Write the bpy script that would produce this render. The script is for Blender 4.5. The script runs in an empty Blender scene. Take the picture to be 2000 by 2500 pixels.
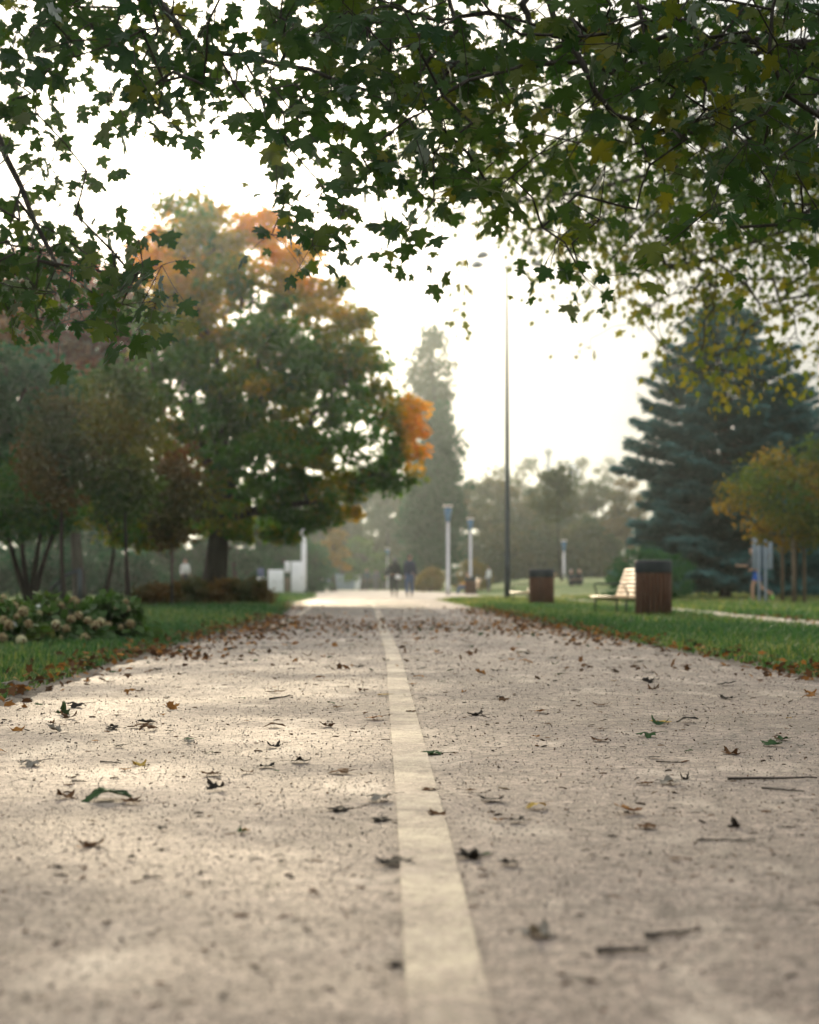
SKY_STRENGTH = 0.10
CLOUD_BASE = 2.3
GLOW = (0.4, 0.8, 18.0)
SUN_E, SUN_ANGLE = 2.0, 10.0
ROAD_SPEC = 0.14
EXPOSURE = 1.3
ROAD_ROUGH = (0.42, 0.60)
ROAD_BUMP = 0.9
HAZE_D, HAZE_G, HAZE_COL = 0.00031, 0.86, (0.84, 0.95, 0.98)
import bpy, bmesh, math, random
import numpy as np
from mathutils import Vector, Matrix

R = math.radians
rng = np.random.default_rng(11)
random.seed(11)
sc = bpy.context.scene
col = sc.collection

# ---------------------------------------------------------------- camera frame
F = 4167.0                      # focal length in photo pixels (50 mm on a 24 mm wide frame)
HY = 1425.0                     # horizon row in photo pixels
H = 0.57                        # camera height
PITCH = math.atan((HY - 1250.0) / F)
K = 2000.0 / 1725.0


def at(px, py, D):
    """photo pixel (2000 x 2500) at forward distance D -> world point"""
    x = (px - 1000.0) / F
    v = (1250.0 - py) / F
    c, s = math.cos(PITCH), math.sin(PITCH)
    fy = c - v * s
    fz = s + v * c
    return np.array([x * D / fy, D, H + fz * D / fy])


def atd(dx, dy, D):
    return at(dx * K, dy * K, D)


def sstep(a, b, t):
    t = np.clip((np.asarray(t, float) - a) / (b - a), 0, 1)
    return t * t * (3 - 2 * t)


def terr(x, y):
    """height of the ground: the lawn on the right climbs a little far away"""
    x = np.asarray(x, float); y = np.asarray(y, float)
    return 1.0 * sstep(56, 130, y) * sstep(4.0, 11, x) + 0.5 * sstep(60, 130, y) * sstep(-6, -16, x)


def gp(px, D):
    """ground point seen in photo column px at distance D"""
    x = (px - 1000.0) / F * D
    return np.array([x, D, float(terr(x, D))])


# ---------------------------------------------------------------- mesh helpers
class MB:
    def __init__(s):
        s.V = []; s.F3 = []; s.F4 = []; s.n = 0; s.T = []; s.hasT = False

    def add(s, V, F3=None, F4=None, tint=None):
        V = np.asarray(V, np.float32).reshape(-1, 3)
        s.V.append(V)
        if F3 is not None and len(F3): s.F3.append(np.asarray(F3, np.int32).reshape(-1, 3) + s.n)
        if F4 is not None and len(F4): s.F4.append(np.asarray(F4, np.int32).reshape(-1, 4) + s.n)
        if tint is None: tint = np.zeros(len(V), np.float32)
        else: s.hasT = True
        s.T.append(np.broadcast_to(np.asarray(tint, np.float32), (len(V),)))
        s.n += len(V)
        return s

    def box(s, c, size, rz=0.0, rx=0.0, ry=0.0, taper=1.0):
        x, y, z = [q / 2 for q in size]
        t = taper
        V = np.array([[-x, -y, -z], [x, -y, -z], [x, y, -z], [-x, y, -z],
                      [-x * t, -y * t, z], [x * t, -y * t, z], [x * t, y * t, z], [-x * t, y * t, z]])
        M = np.array(Matrix.Rotation(rz, 3, 'Z') @ Matrix.Rotation(ry, 3, 'Y') @ Matrix.Rotation(rx, 3, 'X'))
        V = V @ M.T + np.asarray(c)
        return s.add(V, None, [[0, 3, 2, 1], [4, 5, 6, 7], [0, 1, 5, 4], [1, 2, 6, 5], [2, 3, 7, 6], [3, 0, 4, 7]])

    def rbox(s, c, size, b=0.01, rz=0.0, rx=0.0, ry=0.0, seg=2):
        bm = bmesh.new()
        bmesh.ops.create_cube(bm, size=1.0)
        for v in bm.verts:
            v.co = Vector((v.co.x * size[0], v.co.y * size[1], v.co.z * size[2]))
        bmesh.ops.bevel(bm, geom=list(bm.edges), offset=b, segments=seg, profile=0.5, affect='EDGES')
        M = Matrix.Rotation(rz, 3, 'Z') @ Matrix.Rotation(ry, 3, 'Y') @ Matrix.Rotation(rx, 3, 'X')
        bmesh.ops.triangulate(bm, faces=list(bm.faces))
        bm.verts.ensure_lookup_table()
        V = np.array([(M @ v.co)[:] for v in bm.verts]) + np.asarray(c)
        Fs = [[v.index for v in f.verts] for f in bm.faces]
        bm.free()
        return s.add(V, Fs)

    def tube(s, pts, rad, n=8, cap=True):
        P = np.asarray(pts, float); m = len(P)
        rad = np.broadcast_to(np.asarray(rad, float), (m,))
        T = np.gradient(P, axis=0)
        T /= np.linalg.norm(T, axis=1)[:, None] + 1e-9
        ref = np.array([0, 0, 1.0]) if abs(T[0][2]) < 0.9 else np.array([1.0, 0, 0])
        a = np.arange(n) / n * 2 * np.pi
        V = []
        u = np.cross(T[0], ref); u /= np.linalg.norm(u)
        for i in range(m):
            u = u - T[i] * np.dot(u, T[i]); u /= np.linalg.norm(u) + 1e-9
            w = np.cross(T[i], u)
            V.append(P[i] + rad[i] * (np.cos(a)[:, None] * u + np.sin(a)[:, None] * w))
        V = np.concatenate(V)
        F4 = []
        for i in range(m - 1):
            for k in range(n):
                k2 = (k + 1) % n
                F4.append([i * n + k, i * n + k2, (i + 1) * n + k2, (i + 1) * n + k])
        F3 = []
        if cap:
            V = np.concatenate([V, P[:1], P[-1:]])
            c0, c1 = m * n, m * n + 1
            for k in range(n):
                k2 = (k + 1) % n
                F3.append([c0, k2, k]); F3.append([c1, (m - 1) * n + k, (m - 1) * n + k2])
        return s.add(V, F3, F4)

    def lathe(s, prof, c=(0, 0, 0), n=24):
        prof = np.asarray(prof, float); m = len(prof)
        a = np.arange(n) / n * 2 * np.pi
        V = np.stack([prof[:, 0][:, None] * np.cos(a), prof[:, 0][:, None] * np.sin(a),
                      np.repeat(prof[:, 1][:, None], n, 1)], -1).reshape(-1, 3) + np.asarray(c)
        F4 = []
        for i in range(m - 1):
            for k in range(n):
                k2 = (k + 1) % n
                F4.append([i * n + k, i * n + k2, (i + 1) * n + k2, (i + 1) * n + k])
        return s.add(V, None, F4)

    def mesh(s, name, mat=None, smooth=False):
        me = bpy.data.meshes.new(name)
        V = np.concatenate(s.V)
        F3 = np.concatenate(s.F3) if s.F3 else np.zeros((0, 3), np.int32)
        F4 = np.concatenate(s.F4) if s.F4 else np.zeros((0, 4), np.int32)
        me.vertices.add(len(V)); me.vertices.foreach_set('co', V.astype(np.float32).ravel())
        me.loops.add(F3.size + F4.size)
        me.loops.foreach_set('vertex_index', np.concatenate([F3.ravel(), F4.ravel()]).astype(np.int32))
        me.polygons.add(len(F3) + len(F4))
        st = np.concatenate([np.arange(len(F3)) * 3, len(F3) * 3 + np.arange(len(F4)) * 4]).astype(np.int32)
        me.polygons.foreach_set('loop_start', st)
        me.update(calc_edges=True)
        me.validate()
        if s.hasT:
            at_ = me.attributes.new('tint', 'FLOAT', 'POINT')
            at_.data.foreach_set('value', np.concatenate(s.T).astype(np.float32))
        if smooth:
            me.polygons.foreach_set('use_smooth', np.ones(len(me.polygons), bool))
        if mat: me.materials.append(mat)
        return me

    def build(s, name, mat, parent=None, smooth=False, loc=None):
        o = bpy.data.objects.new(name, s.mesh(name, mat, smooth))
        col.objects.link(o)
        if parent is not None: o.parent = parent
        if loc is not None: o.location = loc
        return o


def tag(o, label=None, cat=None, group=None, kind=None):
    if label: o['label'] = label
    if cat: o['category'] = cat
    if group: o['group'] = group
    if kind: o['kind'] = kind
    return o


def thing(name, label, cat, loc=(0, 0, 0), rz=0.0, group=None):
    o = bpy.data.objects.new(name, None)
    o.empty_display_size = 0.2
    col.objects.link(o)
    o.location = tuple(float(q) for q in loc); o.rotation_euler = (0, 0, rz)
    return tag(o, label, cat, group)


def copy_tree(o, parent=None, children=None):
    c = o.copy(); col.objects.link(c); c.parent = parent
    for ch in list(o.children): copy_tree(ch, c)
    return c


# ---------------------------------------------------------------- materials
def nt_new(name):
    m = bpy.data.materials.new(name); m.use_nodes = True
    nt = m.node_tree; nt.nodes.clear()
    out = nt.nodes.new('ShaderNodeOutputMaterial')
    return m, nt, out


def N(nt, t, **kw):
    n = nt.nodes.new(t)
    for k, v in kw.items():
        if k.startswith('i_'):
            n.inputs[k[2:].replace('_', ' ')].default_value = v
        else:
            setattr(n, k, v)
    return n


def ramp(nt, stops):
    r = nt.nodes.new('ShaderNodeValToRGB')
    el = r.color_ramp.elements
    while len(el) < len(stops): el.new(0.5)
    for e, (p, c) in zip(el, stops):
        e.position = p; e.color = (c[0], c[1], c[2], 1) if not isinstance(c, (int, float)) else (c, c, c, 1)
    return r


def surf(name, color, rough=0.6, var=0.25, scale=8.0, bump=0.0, bscale=60.0, metal=0.0, spec=0.5, dark=None, stretch=(1, 1, 1)):
    """plain material with procedural mottling and bump"""
    m, nt, out = nt_new(name)
    p = N(nt, 'ShaderNodeBsdfPrincipled')
    p.inputs['Roughness'].default_value = rough
    p.inputs['Metallic'].default_value = metal
    p.inputs['Specular IOR Level'].default_value = spec
    tc = N(nt, 'ShaderNodeTexCoord')
    mp = N(nt, 'ShaderNodeMapping'); mp.inputs['Scale'].default_value = stretch
    nt.links.new(tc.outputs['Object'], mp.inputs['Vector'])
    no = N(nt, 'ShaderNodeTexNoise'); no.inputs['Scale'].default_value = scale; no.inputs['Detail'].default_value = 5
    nt.links.new(mp.outputs['Vector'], no.inputs['Vector'])
    d = dark if dark else tuple(c * (1 - var) for c in color)
    l = tuple(min(1, c * (1 + var)) for c in color)
    r = ramp(nt, [(0.3, d), (0.7, l)])
    nt.links.new(no.outputs['Fac'], r.inputs['Fac'])
    nt.links.new(r.outputs['Color'], p.inputs['Base Color'])
    if bump > 0:
        n2 = N(nt, 'ShaderNodeTexNoise'); n2.inputs['Scale'].default_value = bscale; n2.inputs['Detail'].default_value = 4
        nt.links.new(mp.outputs['Vector'], n2.inputs['Vector'])
        b = N(nt, 'ShaderNodeBump'); b.inputs['Strength'].default_value = bump; b.inputs['Distance'].default_value = 0.02
        nt.links.new(n2.outputs['Fac'], b.inputs['Height'])
        nt.links.new(b.outputs['Normal'], p.inputs['Normal'])
    nt.links.new(p.outputs['BSDF'], out.inputs['Surface'])
    return m


def leafmat(name, stops, trans=0.35, tcol=None, gloss=0.08, rough=0.45):
    """thin leaf: hue picked per leaf from the 'tint' attribute, part of the light passes through"""
    m, nt, out = nt_new(name)
    a = N(nt, 'ShaderNodeAttribute'); a.attribute_name = 'tint'
    r = ramp(nt, stops)
    nt.links.new(a.outputs['Fac'], r.inputs['Fac'])
    d = N(nt, 'ShaderNodeBsdfDiffuse'); t = N(nt, 'ShaderNodeBsdfTranslucent'); g = N(nt, 'ShaderNodeBsdfGlossy')
    g.inputs['Roughness'].default_value = rough
    nt.links.new(r.outputs['Color'], d.inputs['Color'])
    mu = N(nt, 'ShaderNodeMix', data_type='RGBA', blend_type='MULTIPLY')
    mu.inputs[0].default_value = 1.0
    nt.links.new(r.outputs['Color'], mu.inputs[6])
    mu.inputs[7].default_value = (*(tcol or (1.6, 1.7, 0.7)), 1)
    nt.links.new(mu.outputs[2], t.inputs['Color'])
    m1 = N(nt, 'ShaderNodeMixShader'); m1.inputs[0].default_value = trans
    nt.links.new(d.outputs[0], m1.inputs[1]); nt.links.new(t.outputs[0], m1.inputs[2])
    m2 = N(nt, 'ShaderNodeMixShader')
    fr = N(nt, 'ShaderNodeFresnel'); fr.inputs['IOR'].default_value = 1.4
    ml = N(nt, 'ShaderNodeMath', operation='MULTIPLY'); ml.inputs[1].default_value = gloss * 4
    nt.links.new(fr.outputs[0], ml.inputs[0]); nt.links.new(ml.outputs[0], m2.inputs[0])
    nt.links.new(m1.outputs[0], m2.inputs[1]); nt.links.new(g.outputs[0], m2.inputs[2])
    nt.links.new(m2.outputs[0], out.inputs['Surface'])
    return m


# ---------------------------------------------------------------- leaves
def tmpl_maple(droop=0.28, fold=0.12):
    half = [(0.13, 0.02), (0.30, 0.06), (0.46, 0.01), (0.41, 0.15), (0.37, 0.25), (0.53, 0.30), (0.63, 0.36), (0.75, 0.55), (0.58, 0.54), (0.49, 0.64),
            (0.40, 0.55), (0.26, 0.58), (0.25, 0.70), (0.34, 0.82), (0.16, 0.86)]
    pts = [(0, 0.10)] + half + [(0, 1.08)] + [(-x, y) for x, y in reversed(half)]
    V = [(0, 0.36)] + pts
    V = np.array([(x, y, -droop * x * x - droop * 0.7 * (y - 0.35) ** 2 + fold * abs(x)) for x, y in V])
    n = len(pts)
    F3 = [[0, 1 + i, 1 + (i + 1) % n] for i in range(n)]
    V[:, 1] -= 0.05
    # petiole
    k = len(V)
    V = np.concatenate([V, [(0.012, 0.05, 0), (-0.012, 0.05, 0), (0, -0.55, 0.16)]])
    F3 += [[k, k + 1, k + 2]]
    return V, np.array(F3)


def tmpl_small():
    pts = [(0, 0.0), (0.3, 0.02), (0.22, 0.22), (0.48, 0.5), (0.2, 0.55), (0, 1.0), (-0.2, 0.55), (-0.48, 0.5), (-0.22, 0.22), (-0.3, 0.02)]
    V = [(0, 0.35)] + pts
    V = np.array([(x, y, -0.25 * x * x - 0.2 * (y - 0.3) ** 2) for x, y in V])
    n = len(pts)
    return V, np.array([[0, 1 + i, 1 + (i + 1) % n] for i in range(n)])


def tmpl_oval():
    pts = [(0, 0.0), (0.26, 0.25), (0.3, 0.55), (0, 1.0), (-0.3, 0.55), (-0.26, 0.25)]
    V = np.array([(x, y, -0.3 * x * x - 0.15 * (y - 0.4) ** 2) for x, y in pts])
    return V, np.array([[0, 1, 2], [0, 2, 3], [0, 3, 4], [0, 4, 5]])


def tmpl_needle():
    V = np.array([(0.07, 0, 0), (-0.07, 0, 0), (0, 0.5, 0.07), (0.0, 1, -0.03), (0.15, 0.45, -0.05), (-0.15, 0.45, -0.05)])
    return V, np.array([[0, 4, 2], [4, 3, 2], [1, 2, 5], [5, 2, 3]])


MAPLE, SMALL, OVAL, NEEDLE = tmpl_maple(), tmpl_small(), tmpl_oval(), tmpl_needle()


def frames(d, n):
    """rows: x,y,z axes with y ~ d, z ~ n"""
    y = d / (np.linalg.norm(d, axis=1)[:, None] + 1e-9)
    z = n - y * np.sum(n * y, 1)[:, None]
    z /= np.linalg.norm(z, axis=1)[:, None] + 1e-9
    x = np.cross(y, z)
    return x, y, z


def leaves(mb, tm, P, size, d, n, tint):
    V0, F0 = tm
    x, y, z = frames(d, n)
    s = np.broadcast_to(np.asarray(size, float), (len(P),))[:, None, None]
    V = P[:, None, :] + s * (V0[None, :, 0:1] * x[:, None] + V0[None, :, 1:2] * y[:, None] + V0[None, :, 2:3] * z[:, None])
    k = len(V0)
    Fi = F0[None] + (np.arange(len(P)) * k)[:, None, None]
    mb.add(V.reshape(-1, 3), Fi.reshape(-1, 3), None, np.repeat(np.broadcast_to(tint, (len(P),)), k))


def rdir(n, bias=(0, 0, 0), k=0.0):
    v = rng.normal(size=(n, 3)); v /= np.linalg.norm(v, axis=1)[:, None]
    return v + k * np.asarray(bias)


# ---------------------------------------------------------------- branching
def grow(seeds, parents, targets, bend=0.12, pathw=0.25, upw=0.0, step=0.35):
    """hang every target on the nearest bit of the growing skeleton; returns nodes, parents, tip ids"""
    P = [np.asarray(s, float) for s in seeds]; par = list(parents); pl = []
    for i, p in enumerate(par):
        pl.append(0 if p < 0 else pl[p] + np.linalg.norm(P[i] - P[p]))
    T = np.asarray(targets, float)
    S = np.array(P)
    dmin = np.array([np.min(np.linalg.norm(S - t, axis=1)) for t in T]) if len(T) else []
    order = np.argsort(dmin)
    cap = len(P) + len(T) * 14
    A = np.zeros((cap, 3)); A[:len(P)] = S
    L = np.zeros(cap); L[:len(P)] = pl
    n = len(P); tips = np.zeros(len(T), int)
    for ti in order:
        t = T[ti]
        dv = t - A[:n]
        dd = np.linalg.norm(dv, axis=1)
        cost = dd + pathw * L[:n] + upw * np.maximum(0, A[:n, 2] - t[2])
        j = int(np.argmin(cost))
        dist = dd[j]
        m = int(min(6, max(1, dist / step)))
        perp = rng.normal(size=3) * bend * dist
        perp[2] = abs(perp[2]) * 0.6
        last = j
        for q in range(1, m + 1):
            if n >= cap: break
            f = q / m
            A[n] = A[j] + dv[j] * f + perp * math.sin(f * math.pi) + (rng.normal(size=3) * 0.02 * dist if q < m else 0)
            L[n] = L[last] + np.linalg.norm(A[n] - A[last])
            par.append(last); last = n; n += 1
        tips[ti] = last
    return A[:n], np.array(par), tips


def branch_mesh(mb, A, par, tips, rtip, expo=0.5, forced=None, nside=6, rmax=9):
    n = len(A)
    cnt = np.zeros(n)
    cnt[tips] += 1
    ch = np.bincount(par[par >= 0], minlength=n)
    cnt[(ch == 0) & (cnt == 0)] = 0.5
    for i in range(n - 1, -1, -1):
        if par[i] >= 0: cnt[par[i]] += cnt[i]
    r = np.minimum(rmax, rtip * np.maximum(cnt, 0.5) ** expo)
    if forced is not None:
        for i, v in forced.items(): r[i] = max(v, 0)
    idx = np.where(par >= 0)[0]
    p0 = A[par[idx]]; p1 = A[idx]
    d = p1 - p0
    ln = np.linalg.norm(d, axis=1); ok = ln > 1e-5
    idx, p0, p1, d = idx[ok], p0[ok], p1[ok], d[ok] / ln[ok][:, None]
    ref = np.where(np.abs(d[:, 2:3]) < 0.95, np.array([[0, 0, 1.0]]), np.array([[1.0, 0, 0]]))
    u = np.cross(d, ref); u /= np.linalg.norm(u, axis=1)[:, None]
    w = np.cross(d, u)
    r1 = r[idx]; r0 = np.minimum(r[par[idx]], r1 * 1.35)
    a = np.arange(nside) / nside * 2 * np.pi
    ring = np.cos(a)[None, :, None] * u[:, None] + np.sin(a)[None, :, None] * w[:, None]
    e = d * (r1 * 0.3)[:, None]
    V = np.concatenate([(p0 - e)[:, None] + r0[:, None, None] * ring, (p1 + e * 0.3)[:, None] + r1[:, None, None] * ring], 1)
    k = np.arange(nside); k2 = (k + 1) % nside
    F4 = np.stack([k, k2, k2 + nside, k + nside], 1)
    Fi = F4[None] + (np.arange(len(idx)) * 2 * nside)[:, None, None]
    mb.add(V.reshape(-1, 3), None, Fi.reshape(-1, 4))
    return r


def crown_points(rows, D, n, x0, flat=1.0, shell=0.55, dscale=1.0):
    """points filling a crown whose silhouette is given as rows (y, xl, xr) in display pixels; depth follows the width"""
    rows = np.array(rows, float)
    ys = rows[:, 0]
    w = rows[:, 2] - rows[:, 1]
    out = []
    yy = np.linspace(ys[0], ys[-1], 200)
    ww = np.interp(yy, ys, w)
    pdf = np.maximum(ww, 1) ** 1.3; pdf /= pdf.sum()
    while len(out) < n:
        y = rng.choice(yy, p=pdf) + rng.uniform(-1, 1) * (yy[1] - yy[0])
        xl, xr = np.interp(y, ys, rows[:, 1]), np.interp(y, ys, rows[:, 2])
        cx, hw = (xl + xr) / 2, (xr - xl) / 2
        ang = rng.uniform(0, 2 * np.pi); rad = rng.uniform(0, 1) ** shell
        u, v = rad * math.cos(ang), rad * math.sin(ang)
        hwm = hw * K / F * D * dscale
        out.append(atd(cx + u * hw, y, D) + np.array([0, v * hwm, 0]))
    return np.array(out)


def tree(name, label, base, trunk_top, trunk_r, targets, rc, nl, lsize, tm, lm, bark, tint, group=None, flat=0.6,
         rtip=0.012, bend=0.12, pathw=0.25, cat='tree', droop=0.5, stems=None, jitter=0.5, upn=1.0, fork=0):
    """tree > trunk (with its limbs), crown. Coordinates are world; the Empty stands at the base."""
    base = np.asarray(base, float)
    root = thing(name, label, cat, base, 0, group)
    seeds, par, forced = [], [], {}
    tops = stems if stems else [trunk_top]
    seeds.append(base + [0, 0, -0.1]); par.append(-1); forced[0] = trunk_r * 1.35
    for ti_, tp in enumerate(tops):
        tp = np.asarray(tp, float)
        m = 9; last = 0; tr = trunk_r; base_ = base
        if ti_ > 0 and fork: last = fork; tr = trunk_r * 0.55; base_ = np.asarray(seeds[fork])
        wob = rng.normal(size=3) * 0.03 * np.linalg.norm(tp - base_); wob[2] = 0
        for q in range(1, m + 1):
            f = q / m
            p = base_ + (tp - base_) * f + wob * math.sin(f * 3.1)
            seeds.append(p); par.append(last); last = len(seeds) - 1
            forced[last] = tr * (1.0 - 0.72 * f) * (1 + 0.25 * max(0, 1 - f * 6))
    A, pr, tips = grow(seeds, par, targets, bend=bend, pathw=pathw, step=max(0.3, rc * 0.8))
    mb = MB(); branch_mesh(mb, A - base, pr, tips, rtip, 0.5, forced, 6 if trunk_r < 0.15 else 8, rmax=trunk_r * 0.6)
    mb.build('trunk', bark, root, True)
    C = np.asarray(targets, float)
    n = len(C) * nl
    cid = np.repeat(np.arange(len(C)), nl)
    off = rng.normal(size=(n, 3)) * 0.55
    ln = np.linalg.norm(off, axis=1); off /= np.maximum(1, ln / 1.15)[:, None]
    rcs = rc * rng.uniform(0.6, 1.3, len(C))
    off *= rcs[cid][:, None]; off[:, 2] *= flat
    P = C[cid] + off
    d = rdir(n, (0, 0, -1), droop) + off / rc * 0.5
    nn = rdir(n, (0, 0, 1), upn)
    t = tint(P, C[cid]) if callable(tint) else tint
    t = np.clip(t + rng.normal(size=n) * 0.10 * jitter + (rng.normal(size=len(C)) * 0.12 * jitter)[cid], 0, 1)
    mc = MB(); leaves(mc, tm, P - base, lsize * rng.uniform(0.7, 1.3, n), d, nn, t)
    mc.build('crown', lm, root)
    return root

# ================================================================ WORLD, SUN, CAMERA
SUN_AZ, SUN_EL = R(-7.3), R(14.5)
sdir = Vector((math.sin(SUN_AZ) * math.cos(SUN_EL), math.cos(SUN_AZ) * math.cos(SUN_EL), math.sin(SUN_EL)))

wd = bpy.data.worlds.new("World"); sc.world = wd; wd.use_nodes = True
nt = wd.node_tree; nt.nodes.clear()
out = nt.nodes.new('ShaderNodeOutputWorld')
bg = nt.nodes.new('ShaderNodeBackground'); bg.inputs['Strength'].default_value = SKY_STRENGTH
sky = nt.nodes.new('ShaderNodeTexSky'); sky.sky_type = 'NISHITA'; sky.sun_disc = False
sky.sun_elevation = SUN_EL; sky.sun_rotation = SUN_AZ % (2 * math.pi)
sky.air_density = 1.0; sky.dust_density = 4.0; sky.ozone_density = 1.0
tc = nt.nodes.new('ShaderNodeTexCoord')
# thin cloud sheet: soft long streaks, brightest round the sun behind it
mp = nt.nodes.new('ShaderNodeMapping'); mp.inputs['Scale'].default_value = (1.0, 1.0, 3.2)
nt.links.new(tc.outputs['Generated'], mp.inputs['Vector'])
no = N(nt, 'ShaderNodeTexNoise'); no.inputs['Scale'].default_value = 3.4; no.inputs['Detail'].default_value = 7; no.inputs['Roughness'].default_value = 0.52
nt.links.new(mp.outputs['Vector'], no.inputs['Vector'])
cl = ramp(nt, [(0.36, (0.66, 0.72, 0.76)), (0.50, (0.94, 0.97, 0.96)), (0.66, (1.22, 1.18, 1.08))])
nt.links.new(no.outputs['Fac'], cl.inputs['Fac'])
dp = N(nt, 'ShaderNodeVectorMath', operation='DOT_PRODUCT'); dp.inputs[1].default_value = sdir
nrm = N(nt, 'ShaderNodeVectorMath', operation='NORMALIZE')
nt.links.new(tc.outputs['Generated'], nrm.inputs[0]); nt.links.new(nrm.outputs[0], dp.inputs[0])
mx = N(nt, 'ShaderNodeMath', operation='MAXIMUM'); mx.inputs[1].default_value = 0.0
nt.links.new(dp.outputs['Value'], mx.inputs[0])
def glow(power, amp):
    p = N(nt, 'ShaderNodeMath', operation='POWER'); p.inputs[1].default_value = power
    nt.links.new(mx.outputs[0], p.inputs[0])
    q = N(nt, 'ShaderNodeMath', operation='MULTIPLY'); q.inputs[1].default_value = amp
    nt.links.new(p.outputs[0], q.inputs[0])
    return q
g1, g2, g3 = glow(2.5, GLOW[0]), glow(14, GLOW[1]), glow(90, GLOW[2])
s1 = N(nt, 'ShaderNodeMath', operation='ADD'); nt.links.new(g1.outputs[0], s1.inputs[0]); nt.links.new(g2.outputs[0], s1.inputs[1])
s2 = N(nt, 'ShaderNodeMath', operation='ADD'); nt.links.new(s1.outputs[0], s2.inputs[0]); nt.links.new(g3.outputs[0], s2.inputs[1])
sx = N(nt, 'ShaderNodeSeparateXYZ'); nt.links.new(nrm.outputs[0], sx.inputs[0])
mz = N(nt, 'ShaderNodeMath', operation='MAXIMUM'); mz.inputs[1].default_value = 0.0; nt.links.new(sx.outputs['Z'], mz.inputs[0])
ov = N(nt, 'ShaderNodeMath', operation='MULTIPLY_ADD'); ov.inputs[1].default_value = 2.9 * CLOUD_BASE; ov.inputs[2].default_value = 0.50 * CLOUD_BASE
nt.links.new(mz.outputs[0], ov.inputs[0])
cb = N(nt, 'ShaderNodeVectorMath', operation='SCALE'); nt.links.new(cl.outputs['Color'], cb.inputs[0]); nt.links.new(ov.outputs[0], cb.inputs['Scale'])
cw = N(nt, 'ShaderNodeVectorMath', operation='SCALE'); cw.inputs[0].default_value = (1.0, 0.87, 0.66); nt.links.new(s2.outputs[0], cw.inputs['Scale'])
cm = N(nt, 'ShaderNodeVectorMath', operation='ADD'); nt.links.new(cb.outputs[0], cm.inputs[0]); nt.links.new(cw.outputs[0], cm.inputs[1])
mix = N(nt, 'ShaderNodeMix', data_type='RGBA'); mix.inputs[0].default_value = 0.98
nt.links.new(sky.outputs['Color'], mix.inputs[6]); nt.links.new(cm.outputs[0], mix.inputs[7])
nt.links.new(mix.outputs[2], bg.inputs['Color'])
nt.links.new(bg.outputs[0], out.inputs['Surface'])

sl = bpy.data.lights.new('sun', 'SUN'); sl.energy = SUN_E; sl.angle = R(SUN_ANGLE); sl.color = (1.0, 0.835, 0.60)
so = bpy.data.objects.new('sun', sl); col.objects.link(so)
so.rotation_euler = (-sdir).to_track_quat('-Z', 'Y').to_euler(); so.location = (-20, 120, 60)

cd = bpy.data.cameras.new('camera'); cam = bpy.data.objects.new('camera', cd); col.objects.link(cam)
cam.location = (0, 0, H); cam.rotation_euler = (R(90) + PITCH, 0, 0)
cd.sensor_fit = 'HORIZONTAL'; cd.sensor_width = 24.0; cd.lens = F / 2000 * 24.0
cd.clip_start = 0.05; cd.clip_end = 4000
cd.dof.use_dof = True; cd.dof.focus_distance = 6.4; cd.dof.aperture_fstop = 2.6
sc.camera = cam
sc.view_settings.view_transform = 'Standard'; sc.view_settings.look = 'None'
sc.view_settings.exposure = EXPOSURE; sc.view_settings.gamma = 1.0
sc.render.engine = 'CYCLES'
cy = sc.cycles
cy.use_denoising = True
try: cy.denoiser = 'OPENIMAGEDENOISE'
except Exception: pass
cy.max_bounces = 7; cy.diffuse_bounces = 3; cy.glossy_bounces = 2; cy.transmission_bounces = 3; cy.volume_bounces = 1; cy.transparent_max_bounces = 8
cy.sample_clamp_indirect = 6.0; cy.sample_clamp_direct = 0.0
cy.caustics_reflective = False; cy.caustics_refractive = False
cy.use_adaptive_sampling = True; cy.adaptive_threshold = 0.02
cy.volume_step_rate = 4.0

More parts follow.
